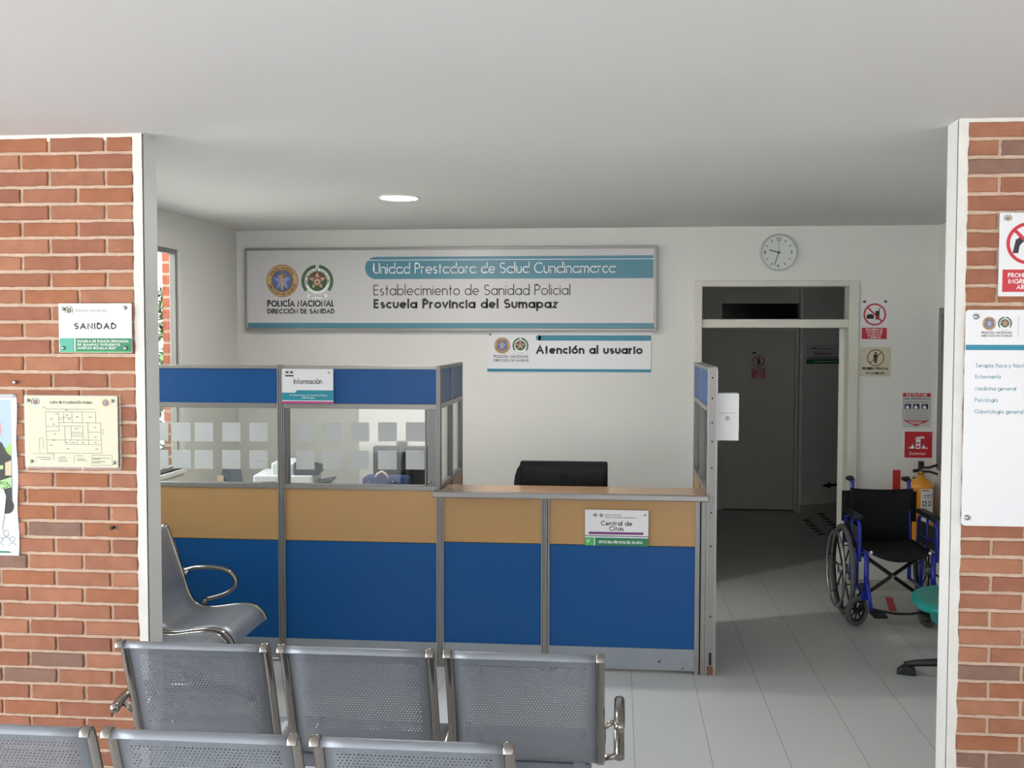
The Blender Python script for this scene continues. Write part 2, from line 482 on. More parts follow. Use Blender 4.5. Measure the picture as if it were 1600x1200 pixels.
def layout(txt, gap):
    x = 0; out = []
    for ch in txt:
        base, ay = ACC.get(ch, (ch, 0))
        adv, st = G[base]
        for s in st:
            if s == 'dot':
                if not ay: out.append([(x-.001, .86), (x+.001, .86), 'dot'])
            else: out.append([(p[0]+x, p[1]) for p in s])
        if ay: out.append([(x+adv/2-.02, ay), (x+adv/2+.14, ay+.2)])
        x += adv+gap
    return out, x-gap
def text(mb, txt, x0, z0, h, width, y, wt=.1, gap=.2, centre=False):
    """letters with cap height h, stretched to the given width, on the plane y"""
    st, tw = layout(txt, gap)
    s = h/(1+wt)
    sx = (width-wt*s)/tw if width else s
    if centre: x0 = x0-(width if width else tw*s)/2
    ox, oz = x0+wt*s/2, z0+wt*s/2
    for p in st:
        if p[-1] == 'dot':
            mb.disc(ox+p[0][0]*sx, oz+p[0][1]*s, wt*s*.62, y, 8); continue
        p = list(p)
        for i, j in ((0, 1), (-1, -2)):                        # stems run on to the full height of the round letters
            (xa, ya), (xb, yb) = p[i], p[j]
            l = math.hypot(xa-xb, ya-yb)
            if l > .15 and abs(ya-yb) > abs(xa-xb) and p[0] != p[-1]:
                p[i] = (xa+(xa-xb)/l*wt/2, ya+(ya-yb)/l*wt/2)
        mb.stroke([(ox+a*sx, oz+b*s) for a, b in p], wt*s, lambda a, b: (a, y, b))
    return mb
def arctext(mb, txt, cx, cz, r, h, a_mid, span, y, wt=.16, inward=False):
    st, tw = layout(txt, .25)
    s = h/(1+wt)
    for p in st:
        if p[-1] == 'dot': continue
        def fn(a, b):
            t = a/tw-.5
            if inward: ang = math.radians(a_mid+span*t); rr = r+h/2-b*s
            else: ang = math.radians(a_mid-span*t); rr = r-h/2+b*s
            return (cx+rr*math.cos(ang), y, cz+rr*math.sin(ang))
        q = []
        for i in range(len(p)-1):
            q.append(p[i])
        q.append(p[-1])
        wx = wt*s
        sc = tw/(math.radians(span)*r)*1.0
        # stroke in letter space, mapped onto the arc
        mb.stroke(q, wt, fn)
    return mb

def star(cx, cz, R, r, n=5, a0=90):
    return [(cx+(R if i % 2 == 0 else r)*math.cos(math.radians(a0+180/n*i)), cz+(R if i % 2 == 0 else r)*math.sin(math.radians(a0+180/n*i))) for i in range(2*n)]
def star_fill(mb, cx, cz, R, r, y, n=5):
    p = star(cx, cz, R, r, n)
    for i in range(2*n): mb.poly([(cx, cz), p[i], p[(i+1) % (2*n)]], y)
def crest_health(mb, cx, cz, r, y, detail=2):
    e = .0004
    mb.mt('gold_dark').disc(cx, cz, r*1.02, y, 40)
    mb.mt('gold').disc(cx, cz, r*.98, y-e, 40)
    mb.mt('gold_dark').disc(cx, cz, r*.70, y-2*e, 36)
    mb.mt('crest_blue').disc(cx, cz, r*.66, y-3*e, 36)
    mb.mt('crest_sky'); star_fill(mb, cx, cz, r*.6, r*.28, y-4*e)
    mb.mt('gold').rect(cx-r*.045, cx+r*.045, cz-r*.58, cz+r*.58, y-5*e)
    mb.disc(cx, cz+r*.56, r*.1, y-5*e, 12)
    pts = [(cx+r*.15*math.sin(i*.55)*(1-i/40), cz+r*(.38-i*.042)) for i in range(21)]
    mb.line(pts, r*.09, y-6*e)
    mb.poly([(cx, cz+r*.3), (cx+r*.3, cz+r*.36), (cx+r*.2, cz+r*.22), (cx, cz+r*.2), (cx-r*.2, cz+r*.22), (cx-r*.3, cz+r*.36)], y-6*e)
    if detail > 1:
        mb.mt('ink'); arctext(mb, 'POLICÍA NACIONAL', cx, cz, r*.83, r*.17, 90, 128, y-3*e, .22)
        arctext(mb, 'DIRECCION DE SANIDAD', cx, cz, r*.83, r*.15, 270, 150, y-3*e, .22, True)
def crest_police(mb, cx, cz, r, y, detail=2, green='crest_green', leaf='crest_leaf'):
    e = .0004
    mb.mt(green).ring(cx, cz, r*.8, r*1.0, y, 97, 308-90+1, 30).ring(cx, cz, r*.8, r*1.0, y, 83, -39, 30)
    if detail > 1:
        mb.mt(leaf)
        for i in range(13):
            for sg in (1, -1):
                a = math.radians(90+sg*(10+i*9.2)); c, s_ = math.cos(a), math.sin(a)
                px, pz = cx+r*.9*c, cz+r*.9*s_
                tx, tz = -s_*sg, c*sg
                mb.poly([(px-tx*r*.08, pz-tz*r*.08), (px+c*r*.05, pz+s_*r*.05), (px+tx*r*.08, pz+tz*r*.08), (px-c*r*.05, pz-s_*r*.05)], y-e)
    mb.mt('print_white').ring(cx, cz, r*.60, r*.77, y, 0, 360, 40)
    mb.mt(green).disc(cx, cz, r*.61, y-e, 36)
    if detail > 0:
        mb.mt('crest_brown').poly([(cx+r*.55*math.cos(math.radians(a)), cz+r*.55*math.sin(math.radians(a))) for a in range(15, 170, 10)], y-2*e)
        mb.mt('crest_skin'); star_fill(mb, cx, cz+r*.02, r*.55, r*.25, y-3*e)
        mb.mt('crest_brown').disc(cx, cz-r*.02, r*.28, y-4*e, 20)
        mb.mt('crest_skin').disc(cx, cz-r*.04, r*.2, y-5*e, 20)
        mb.mt('ink').disc(cx, cz-r*.06, r*.06, y-6*e, 10)
    mb.mt('print_white').poly([(cx-r*.62, cz-r*.78), (cx-r*.2, cz-r*.86), (cx+r*.2, cz-r*.86), (cx+r*.62, cz-r*.78), (cx+r*.62, cz-r*.98), (cx+r*.2, cz-r*1.06), (cx-r*.2, cz-r*1.06), (cx-r*.62, cz-r*.98)], y-2*e)
    if detail > 1:
        mb.mt('ink'); arctext(mb, 'REPUBLICA DE COLOMBIA', cx, cz, r*.685, r*.11, 90, 215, y-3*e, .22)
        text(mb, 'DIOS Y PATRIA', cx, cz-r*.98, r*.11, r*.95, y-4*e, .2, .2, True)
    elif detail == 1:
        mb.mt('ink_soft').rect(cx-r*.5, cx+r*.5, cz-r*.97, cz-r*.89, y-3*e)

# ------------------------------------------------------------------ the setting
fl = MB().mt('floor_tiles').box(-7, 4.2, -6.0, YF+TH, -.12, 0).box(-3.02, 4.2, YF+TH, 12.4, -.12, 0).build('floor'); struct(fl)
cl = MB().mt('ceiling_paint').box(-5.2, 4.2, -5.4, YF+TH, ZC, ZC+.18).box(-3.15, 5.6, YF+TH, 12.6, ZC, ZC+.18).build('ceiling'); struct(cl)  # porch part carried on unseen behind the camera to cut light on the front
gr = MB().mt('ground').box(-40, 30, -45, 40, -.35, -.125).build('ground'); struct(gr)

def brick_wall(name, x0, x1, edge_right, first_full, strip):
    """painted edge strip, mortar bed and stretcher-bond bricks; the bricks start at the strip"""
    mb = MB()
    mb.mt('mortar').box(x0, x1, YF+.004, YF+TH-.02, 0, ZC)
    mb.mt('wall_paint').box(x0, x1, YF+TH-.02, YF+TH, 0, ZC)
    e = x1 if edge_right else x0
    sg = -1 if edge_right else 1
    mb.mt('plaster')
    xs = sorted((e, e+sg*strip))
    # reveal of the opening, painted; wraps a little round the front corner with a rough border
    rv = sorted((e, e-sg*.014))
    mb.mt('wall_paint').box(rv[0], rv[1], YF+.002, YF+TH, 0, ZC)
    n = 60; mb.mt('plaster')
    fr = []; bk = []
    for i in range(n+1):
        z = ZC*i/n; xx = e+sg*(strip+random.uniform(-.004, .004))
        fr.append((xx, z))
    o = [(e-sg*.014, 0)]+fr+[(e-sg*.014, ZC)]
    mb.prism(o, YF-.003, YF+.01, 'y')
    n = 70; o = []
    for i in range(n+1): o.append((x0+(x1-x0)*i/n, ZC-.02+random.uniform(-.007, .006)))
    mb.prism([(x0, ZC)]+o+[(x1, ZC)], YF-.002, YF+.01, 'y')
    # bricks
    ch, bl, j = .0660, .2185, .0135
    keys = ['brick_'+c for c in 'aaabbbccceeeaabbd'+('f' if random.random() < .6 else 'd')]
    z = ZC-.014; row = 0
    while z > -.05:
        full = first_full if row % 2 == 0 else not first_full
        c = e+sg*(strip+.001); first = True
        while (c < x1 if sg > 0 else c > x0):
            L = bl if (full or not first) else bl/2-j/2
            a, b = sorted((c, c+sg*L)); a = max(a, x0); b = min(b, x1)
            t, bt = z, max(z-(ch-.0135), 0)
            if b-a > .01 and t-bt > .005:
                mb.mt(random.choice(keys))
                nx = max(2, int((b-a)/.03)); nz = 3
                jt = lambda: random.uniform(-.0016, .0016)
                o = [(a+(b-a)*i/nx, bt+jt()) for i in range(nx)]+[(b+jt(), bt+(t-bt)*i/nz) for i in range(nz)]
                o += [(b-(b-a)*i/nx, t+jt()) for i in range(nx)]+[(a+jt(), t-(t-bt)*i/nz) for i in range(nz)]
                cx, cz = (a+b)/2, (t+bt)/2
                k = len(o); dy = random.uniform(-.0015, .0015)
                k0 = mb.add([(p[0], YF+.006, p[1]) for p in o])
                k1 = mb.add([(p[0], YF-.003+dy, p[1]) for p in o])
                k2 = mb.add([(p[0]+(.003 if p[0] < cx else -.003), YF-.006+dy, p[1]+(.003 if p[1] < cz else -.003)) for p in o])
                for i in range(k):
                    q = (i+1) % k
                    mb.face((k0+i, k0+q, k1+q, k1+i)); mb.face((k1+i, k1+q, k2+q, k2+i))
                mb.face([k2+i for i in range(k)])
            c += sg*(L+j); first = False
        z -= ch; row += 1
    return struct(mb.build(name))
brick_wall('wall_front_left', -6.0, XJL, True, False, .024)
brick_wall('wall_front_right', XJR, 4.2, False, True, .020)

# hall walls
mb = MB().mt('wall_paint')
mb.box(XL-.07, .564, YB, YB+.15, 0, ZC).box(.564, 1.679, YB, YB+.15, 2.208, ZC).box(1.679, 3.75, YB, YB+.15, 0, ZC)
struct(mb.build('wall_back'))
WY0, WY1, WZ0, WZ1 = 4.55, 6.80, .94, 2.378
mb = MB().mt('wall_paint')
mb.box(XL-.07, XL, YF+TH, WY0, 0, ZC).box(XL-.07, XL, WY1, YB, 0, ZC).box(XL-.07, XL, WY0, WY1, 0, WZ0).box(XL-.07, XL, WY0, WY1, WZ1, ZC)
struct(mb.build('wall_left'))
RY0, RY1, RZ0, RZ1 = 6.2, 7.79, .885, 2.02
mb = MB().mt('wall_paint')
mb.box(XR, XR+.15, YF+TH, RY0, 0, ZC).box(XR, XR+.15, RY1, YB, 0, ZC).box(XR, XR+.15, RY0, RY1, 0, RZ0).box(XR, XR+.15, RY0, RY1, RZ1, ZC)
struct(mb.build('wall_right'))
# unseen wall added beside the porch to block light from the right
struct(MB().mt('outer_wall').box(4.2, 4.35, -6.0, 6.0, 0, ZC).build('wall_light_block'))

# skirtings
struct(MB().mt('skirting').box(1.70, XR, YB-.012, YB, 0, .075).build('baseboard_back'))
struct(MB().mt('skirting').box(XR-.012, XR, 4.3, YB-.012, 0, .075).build('baseboard_right'))

# left window
wn = bpy.data.objects.new('window_1', None); COL.objects.link(wn); struct(wn)
mb = MB().mt('alu_edge')
f = .03
for a, b, c, d in ((WY0, WY1, WZ0, WZ0+f), (WY0, WY1, WZ1-f, WZ1), (WY0, WY0+f, WZ0+f, WZ1-f), (WY1-f, WY1, WZ0+f, WZ1-f), (5.62, 5.66, WZ0+f, WZ1-f)):
    mb.box(XL-.062, XL-.02, a, b, c, d)
mb.build('window_frame', wn, bevel=.002)
MB().mt('glass').prism([(WY0+f, WZ0+f), (WY1-f, WZ0+f), (WY1-f, WZ1-f), (WY0+f, WZ1-f)], XL-.05, XL-.046, 'x').build('window_pane', wn)
MB().mt('white').box(XL-.09, XL+.02, WY0-.02, WY1+.02, WZ0-.025, WZ0).build('window_sill', wn)
# right window
wn = bpy.data.objects.new('window_2', None); COL.objects.link(wn); struct(wn)
mb = MB().mt('alu')
f = .05
for a, b, c, d in ((RY0, RY1, RZ0, RZ0+f), (RY0, RY1, RZ1-f, RZ1), (RY0, RY0+f, RZ0+f, RZ1-f), (RY1-f, RY1, RZ0+f, RZ1-f), (6.95, 7.0, RZ0+f, RZ1-f)):
    mb.box(XR-.012, XR+.07, a, b, c, d)
mb.build('window_frame', wn, bevel=.003)
MB().mt('dim_pane').box(XR+.03, XR+.036, RY0+f, RY1-f, RZ0+f, RZ1-f).build('window_pane', wn)

# door frame to the corridor with an open leaf
dr = bpy.data.objects.new('door_1', None); COL.objects.link(dr); dr.location = (1.12, YB, 0); struct(dr)
mb = MB().mt('door_paint')
L0, L1 = .564-1.12, 1.679-1.12
mb.box(L0-.02, L0+.034, -.02, .15, 0, 2.218).box(L1-.05, L1+.02, -.02, .15, 0, 2.218).box(L0+.034, L1-.05, -.02, .15, 2.176, 2.218)
mb.box(L0+.034, L1-.05, 0, .13, 1.880, 1.942)
mb.build('door_frame', dr, bevel=.004)
lf = MB().mt('door_paint').box(-.045, 0, 0, .92, .01, 1.878)
o = lf.build('door_leaf', dr, bevel=.003); o.location = (L1-.040, .135, 0); o.rotation_euler = (0, 0, -.24)
hd = MB().mt('chrome').lathe([(.024, 0), (.024, .012), (.012, .014), (.012, .04), (.03, .045), (.03, .065), (.01, .07)], (0, 0, 0), 16, 'x')
h = hd.build('door_handle', o); h.location = (0, .86, .95)

# corridor
mb = MB().mt('wall_paint')
mb.box(-.6, 1.068, YC, YC+.12, 0, ZC).box(1.068, 1.850, YC, YC+.12, 2.16, ZC).box(1.068, 1.850, YC, YC+.12, 1.902, 2.0).box(1.850, 1.885, YC-.1, YC+.12, 0, ZC)
struct(mb.build('wall_rear'))
mb = MB().mt('wall_paint')
mb.prism([(1.875, YC-.13), (3.6, YC+.80), (3.6, YC+.95), (1.875, YC+.05)], 0, ZC, 'z')
struct(mb.build('wall_rear_right'))
mb = MB().mt('skirting')
mb.prism([(1.866, YC-.145), (3.6, YC+.787), (3.6, YC+.80), (1.875, YC-.13)], 0, .085, 'z')
struct(mb.build('baseboard_rear'))
struct(MB().mt('wall_paint').box(-.75, -.6, YB+.15, 12.4, 0, ZC).build('wall_rear_left'))
struct(MB().mt('wall_paint').box(3.6, 3.75, YB+.15, 12.4, 0, ZC).build('wall_rear_side'))
struct(MB().mt('wall_paint').box(-.75, 3.75, 12.4, 12.55, 0, ZC).build('wall_far'))  # unseen wall added to stop daylight leaking round the far door
dr = bpy.data.objects.new('door_2', None); COL.objects.link(dr); dr.location = (1.46, YC, 0); struct(dr)
MB().mt('door_paint').box(-.36, .36, .02, .06, .012, 1.87).build('door_leaf', dr, bevel=.003)
MB().mt('door_paint').box(-.392, -.362, -.012, .12, 0, 1.90).box(.362, .388, -.012, .12, 0, 1.90).box(-.362, .362, -.012, .12, 1.872, 1.90).build('door_frame', dr)
MB().mt('dark_glass').box(-.385, .388, .06, .066, 2.0, 2.16).build('transom_pane', dr)

# ------------------------------------------------------------------ outside the left window
mb = MB()
mb.mt('mortar').box(-4.122, -4.036, 9.406, 9.50, -.12, 3.2)
z = -.12; k = 0
while z < 3.1:
    mb.mt('pier_brick').box(-4.126, -4.032, 9.40, 9.506, z+.012, z+.092)
    z += .104; k += 1
tag(mb.build('brick_pillar'), 'slim brick pillar standing outside the bright window', 'pillar')
mb = MB()
random.seed(3)
for i in range(5200):
    c = Vector((random.uniform(-4.85, -4.2), random.uniform(8.2, 10.12), random.uniform(.05, 2.3)))
    if c.z > 2.1 and random.random() < .5: continue
    mb.mt('leaf_dark' if random.random() < .6 else 'leaf_light')
    a = Vector((random.uniform(-1, 1), random.uniform(-1, 1), random.uniform(-.6, 1))).normalized()*random.uniform(.035, .07)
    b = a.cross(Vector((random.uniform(-1, 1), random.uniform(-1, 1), random.uniform(-1, 1)))).normalized()*random.uniform(.015, .03)
    k = mb.add([c-a, c+b, c+a, c-b]); mb.face((k, k+1, k+2, k+3))
mb.mt('stem_brown')
for i in range(7): mb.tube([(-4.5, 8.3+.28*i, -.12), (-4.5, 8.33+.28*i, .9)], .02, 6)
tag(mb.build('hedge'), 'green leafy hedge growing outside the bright window', 'hedge')
struct(MB().mt('outer_wall').box(-5.6, -5.4, 3.0, 15, -.12, 2.1).build('wall_garden_bounce'))  # garden wall made taller and longer to bounce sunlight through the window

# ------------------------------------------------------------------ signs
def sign(name, label, cat, x0, y0, x1, y1, Y, t=.004, plate='sign_white', bev=0, group=None, rad=0, part='plate', rz=0, rim=None):
    """flat board on the plane y=Y; returns root and a px -> local function"""
    a, b = at(x0, (y0+y1)/2, Y-t), at(x1, (y0+y1)/2, Y-t)
    c = at((x0+x1)/2, y0, Y-t), at((x0+x1)/2, y1, Y-t)
    W, H = b.x-a.x, c[0].z-c[1].z
    cx = (a.x+b.x)/2
    root = thing(name, label, cat, (cx, Y, c[1].z), rz, group)
    m = MB().mt(plate)
    if rad: m.rbox(-W/2, W/2, -t, 0, 0, H, rad)
    else: m.box(-W/2, W/2, -t, 0, 0, H)
    m.build(part, root)
    def L(px, py): return ((px-x0)/(x1-x0)*W-W/2, (y1-py)/(y1-y0)*H)
    L.W, L.H, L.t, L.s = W, H, t, W/(x1-x0)
    return root, L
def T(mb, L, txt, px, base, cap, px2, lay=1, wt=.12, gap=.2):
    mb.cuts.append(len(mb.f))
    x, z = L(px, base); text(mb, txt, x, z, cap*L.s, (px2-px)*L.s, -L.t-.0005*lay, wt, gap)
def RC(mb, L, xa, ya, xb, yb, lay=1):
    a, b = L(xa, yb), L(xb, ya); mb.rect(a[0], b[0], a[1], b[1], -L.t-.0005*lay)
def bolts(root, L, pts, r=.008, m='hand_rim'):
    for p in pts:
        x, z = L(*p)
        MB().mt(m).lathe([(r, 0), (r, -.006), (r*.7, -.009), (r*.2, -.010)], (x, -L.t, z), 14, 'y').build('bolt', root)

# the long fascia sign
root, L = sign('wall_sign', 'long white framed sign reading Unidad Prestadora de Salud Cundinamarca, high on the back wall', 'sign', 384, 387, 1026, 516.5, YB, .05, 'sign_grey')
e = .018
W, H = L.W, L.H
MB().mt('alu_edge').box(-W/2-.004, W/2+.004, -.058, 0, -.004, e).box(-W/2-.004, W/2+.004, -.058, 0, H-e*.7, H+.004).box(-W/2-.004, -W/2+e*.6, -.058, 0, e, H-e*.7).box(W/2-e, W/2+.004, -.058, 0, e, H-e*.7).build('frame', root, bevel=.003)
mb = MB().mt('band_teal')
yb_ = -.0506
a = L(575.6, 435.6); b = L(1021, 400.6); rr = (b[1]-a[1])/2
mb.poly([(b[0], a[1]), (b[0], b[1])]+[(a[0]+rr+rr*math.cos(math.radians(q)), a[1]+rr+rr*math.sin(math.radians(q))) for q in range(90, 271, 9)], yb_)
RC(mb, L, 387, 504.5, 1022, 513)
mb.mt('print_white'); RC(mb, L, 580, 405.4, 1021, 406.4, 2)
mb.build('band', root)
mb = MB().mt('print_white'); T(mb, L, 'Unidad Prestadora de Salud Cundinamarca', 588.8, 427.2, 16.6, 964, 2, .10, .19)
mb.mt('ink'); T(mb, L, 'Establecimiento de Sanidad Policial', 588.8, 461.2, 16.4, 895.5, 1, .10, .19)
T(mb, L, 'Escuela Provincia del Sumapaz', 588.8, 481.8, 14.6, 876.5, 1, .28, .3)
T(mb, L, 'POLICÍA NACIONAL', 418.6, 478.9, 10, 526.8, 1, .28, .32)
T(mb, L, 'DIRECCIÓN DE SANIDAD', 418.6, 490, 7.6, 526.8, 1, .28, .32)
mb.build('lettering', root)
mb = MB(); x, z = L(443.3, 437.8); crest_health(mb, x, z, 25*L.s, -.0506); mb.build('emblem', root, label='round gold and blue health crest')
mb = MB(); x, z = L(499.5, 438.5); crest_police(mb, x, z, 25.6*L.s, -.0506); mb.build('emblem', root, label='green wreathed police crest')

root, L = sign('wall_sign', 'smaller white sign reading Atención al usuario, under the long framed sign', 'sign', 761.3, 518, 1017, 582, YB, .006, 'sign_white')
mb = MB().mt('band_cyan'); RC(mb, L, 842, 523.8, 1017, 532.3); x, z = L(842, 528); mb.disc(x, z, 4.2*L.s, -L.t-.0005, 16); RC(mb, L, 761.3, 576.6, 1017, 581.2); mb.build('band', root)
mb = MB().mt('ink'); T(mb, L, 'Atención al usuario', 838.3, 553, 13.4, 1004.5, 1, .3, .32)
T(mb, L, 'POLICÍA NACIONAL', 772, 559.7, 4.6, 827, 1, .2, .26); T(mb, L, 'DIRECCIÓN DE SANIDAD', 772, 565.4, 3.8, 827, 1, .2, .26); mb.build('lettering', root)
mb = MB(); x, z = L(785, 540); crest_health(mb, x, z, 12.4*L.s, -L.t-.0005); mb.build('emblem', root, label='round gold and blue health crest')
mb = MB(); x, z = L(813.8, 540.3); crest_police(mb, x, z, 12.6*L.s, -L.t-.0005); mb.build('emblem', root, label='green wreathed police crest')
bolts(root, L, ((766, 523), (1011, 526)), .008)

# plates on the reception partition
root, L = sign('sign_plate', 'small white Información plate with teal and magenta bands on the blue partition panel', 'sign', 440.7, 576.5, 520.7, 630.4, YD-.012, .004, 'sign_white')
mb = MB().mt('info_teal')
p = [L(440.7, 625.6), L(520.7, 625.6), L(520.7, 609.7), L(464, 609.7), L(461, 613.6), L(440.7, 613.6)]
mb.poly(p, -L.t-.0005); mb.mt('magenta'); RC(mb, L, 440.7, 627, 520.7, 630.4); mb.build('band', root)
mb = MB().mt('ink'); T(mb, L, 'Información', 459, 600, 8.4, 502.8, 1, .13, .22)
mb.mt('print_white'); T(mb, L, 'Establecimiento de Sanidad Policial', 453, 618.6, 2.2, 511, 2, .16); T(mb, L, 'ESPRO Sumapaz', 472, 622.6, 2.2, 492, 2, .16); mb.build('lettering', root)
mb = MB(); x, z = L(448.8, 582); mb.mt('ink'); crest_police(mb, x, z, 3*L.s, -L.t-.0005, 0, 'ink', 'ink'); x, z = L(455.8, 582); crest_police(mb, x, z, 3*L.s, -L.t-.0005, 0, 'ink', 'ink'); mb.mt('ink'); RC(mb, L, 445.6, 586.2, 459, 588.4); mb.build('emblem', root)
bolts(root, L, ((514, 582),), .006)

root, L = sign('sign_plate', 'white Central de Citas plate with purple bar and green band on the counter front', 'sign', 914, 797, 1013, 853, YD-.012, .005, 'sign_white')
mb = MB().mt('purple'); RC(mb, L, 920, 831.4, 1005.6, 835.2); mb.mt('ink_blue'); RC(mb, L, 914, 837.2, 1013, 838.4)
mb.mt('green'); RC(mb, L, 930, 840.4, 1013, 853); mb.mt('light_green'); RC(mb, L, 914, 840.4, 928.6, 853); mb.build('band', root)
mb = MB().mt('ink'); T(mb, L, 'Central de', 938.8, 821.4, 7.4, 988, 1, .2, .24); T(mb, L, 'Citas', 952, 829.5, 7.2, 974.8, 1, .2, .24)
mb.mt('ink_soft'); T(mb, L, 'Policía Nacional', 945.5, 806, 2.6, 970, 1, .18); T(mb, L, 'Dirección Sanidad Cundinamarca', 945.5, 809.6, 2.4, 995, 1, .2)
mb.mt('print_white'); T(mb, L, 'ESP ESCUELA PROVINCIA DEL SUMAPAZ', 935.7, 849.2, 4.2, 1004, 2, .18, .24); mb.build('lettering', root)
mb = MB(); x, z = L(930, 805.6); crest_police(mb, x, z, 3.5*L.s, -L.t-.0005, 1); x, z = L(939.6, 805.6); crest_health(mb, x, z, 3*L.s, -L.t-.0005, 1); x, z = L(919.5, 846.5); mb.mt('print_white').ring(x, z, 1.4*L.s, 2.6*L.s, -L.t-.001, 0, 270, 12); mb.build('emblem', root)
bolts(root, L, ((1007.5, 804),), .006)

# plates on the left brick wall
root, L = sign('wall_plaque', 'white SANIDAD plaque with a green lower band on the brick wall above the evacuation map', 'sign', 92, 474, 205.5, 551, YF-.012, .006, 'sign_white', rad=.003)
mb = MB().mt('green'); RC(mb, L, 93, 528.4, 205.5, 549); mb.mt('mint'); RC(mb, L, 93, 528.4, 115, 549, 2); mb.mt('print_white'); RC(mb, L, 116.2, 528.4, 118, 549, 3); mb.mt('light_green'); RC(mb, L, 93, 549, 205.5, 550.6); mb.build('band', root)
mb = MB().mt('ink'); T(mb, L, 'SANIDAD', 116, 514.4, 9.4, 182.3, 1, .28, .4); mb.mt('ink'); T(mb, L, 'POLICÍA NACIONAL', 119, 487, 3.4, 167.5, 1, .17, .3)
mb.mt('print_white')
for s_, xx, bb in (('ESCUELA DE POLICÍA PROVINCIA', 200.8, 535), ('DE SUMAPAZ "INTENDENTE', 187.8, 540.4), ('MARITZA BONILLA RUIZ"', 181.7, 545.6)): T(mb, L, s_, 121, bb, 3.5, xx, 2, .2, .26)
mb.build('lettering', root)
mb = MB(); x, z = L(108.3, 485); crest_police(mb, x, z, 6.4*L.s, -L.t-.0005, 1); mb.build('emblem', root)
bolts(root, L, ((99.5, 482.5), (196, 481), (99, 544), (196.5, 544)), .0075)

root, L = sign('evacuation_map', 'cream evacuation map board on the brick wall under the SANIDAD plaque', 'sign', 38.7, 618.5, 184, 730, YF-.016, .005, 'cream', rad=.006)
Wm, Hm = L.W, L.H
MB().mt('glass').rbox(-Wm/2-.008, Wm/2+.010, .001, .005, -.010, Hm+.004, .01).build('acrylic_backing', root)
def zm(p): return (30+p[0]*.10835, 610+p[1]*.10833)
mb = MB().mt('ink_soft')
def PL(*pts, wd=.35):
    mb.line([L(*zm(p)) for p in pts], wd*L.s*1.6, -L.t-.0005)
PL((385, 310), (1110, 310), (1110, 465), (1180, 465), (1185, 905), (405, 905), (385, 310))
for a, b in (((575, 310), (580, 590)), ((648, 310), (648, 465)), ((765, 310), (770, 465)), ((915, 310), (915, 465)), ((575, 392), (765, 392)), ((575, 420), (648, 420)), ((575, 465), (1110, 465)),
             ((395, 520), (575, 520)), ((395, 588), (575, 588)), ((995, 465), (1002, 780)), ((1000, 598), (1180, 598)), ((660, 712), (1185, 715)), ((660, 778), (1185, 778)), ((740, 715), (740, 778)), ((838, 715), (838, 778)),
             ((605, 515), (920, 515)), ((660, 515), (665, 780)), ((750, 515), (755, 700)), ((920, 515), (925, 710)), ((755, 605), (920, 605)), ((755, 632), (920, 632)), ((755, 660), (920, 660)), ((395, 715), (660, 715)),
             ((290, 700), (295, 900)), ((350, 700), (350, 850)), ((290, 700), (350, 690)), ((1185, 565), (1220, 565)), ((1220, 565), (1220, 615)), ((1220, 615), (1185, 615)), ((370, 270), (1110, 270))):
    PL(a, b)
PL((200, 918), (500, 918)); PL((500, 918), (500, 1010)); PL((790, 930), (790, 1050)); PL((1045, 930), (1335, 925), (1335, 1075), (1045, 1075), (1045, 930))
for c in ((545, 335), (700, 355), (730, 415), (845, 380), (1030, 380), (1095, 530), (1100, 670), (1100, 750), (920, 750), (785, 750), (690, 750), (475, 415), (500, 490), (830, 550), (500, 720), (460, 795), (1115, 842), (705, 840), (520, 632), (690, 285), (360, 245)):
    a = zm(c); RC(mb, L, a[0]-2.2, a[1]-.5, a[0]+2.2, a[1]+.5)
for c, l in (((350, 972), 12), ((380, 1000), 8), ((625, 962), 5), ((625, 988), 7), ((630, 1020), 8), ((870, 940), 5), ((890, 985), 6), ((900, 1008), 8), ((1180, 972), 13), ((1110, 988), 6), ((1150, 1022), 10), ((1110, 1040), 6)):
    a = zm(c); RC(mb, L, a[0]-l, a[1]-.45, a[0]+l, a[1]+.45)
mb.build('plan_drawing', root)
mb = MB().mt('ink'); T(mb, L, 'MAPA DE EVACUACIÓN ESSUM', 78.8, 630.8, 3.7, 145, 1, .26, .3); mb.build('lettering', root)
mb = MB(); x, z = L(56.3, 628.4); crest_police(mb, x, z, 6.5*L.s, -L.t-.0005, 1, 'ink_soft', 'ink_soft'); mb.build('emblem', root, label='grey wreathed police crest')
mb = MB(); x, z = L(166, 629); crest_health(mb, x, z, 5.6*L.s, -L.t-.0005, 1); mb.build('emblem', root, label='round blue health crest')
bolts(root, L, ((45.5, 626), (176.5, 626), (49, 721.5), (178, 722)), .0065)

# poster at the picture's edge
a, b = at(-130, 617, YF-.008), at(30, 868, YF-.008)
root = thing('poster', 'white bordered police poster on the brick wall beside the evacuation map', 'poster', ((a.x+b.x)/2, YF-.007, b.z))
W, H = b.x-a.x, a.z-b.z
n = 14; mb = MB().mt('paper')
o = [(-W/2, 0)]+[(W/2+.003*math.sin(i*1.1), H*i/n) for i in range(n+1)]+[(-W/2, H)]
mb.prism(o, -.003, 0, 'y'); mb.build('sheet', root)
MB().mt('white').tube([(-W/2, -.006, H), (W/2-.004, -.006, H)], .008, 10).build('top_rail', root)
def LP(px, py): return ((px+130)/160*W-W/2, (868-py)/251*H)
mb = MB().mt('poster_sky'); y = -.0036
mb.poly([LP(-110, 622), LP(22, 624), LP(22, 790), LP(-110, 790)], y)
mb.mt('poster_green').poly([LP(4, 702), LP(13, 698), LP(21, 690), LP(21, 712), LP(4, 715)], y-.0005)
mb.mt('vest').poly([LP(-70, 690), LP(-10, 688), LP(6, 690), LP(14, 706), LP(21, 712), LP(21, 790), LP(-70, 790)], y-.001)
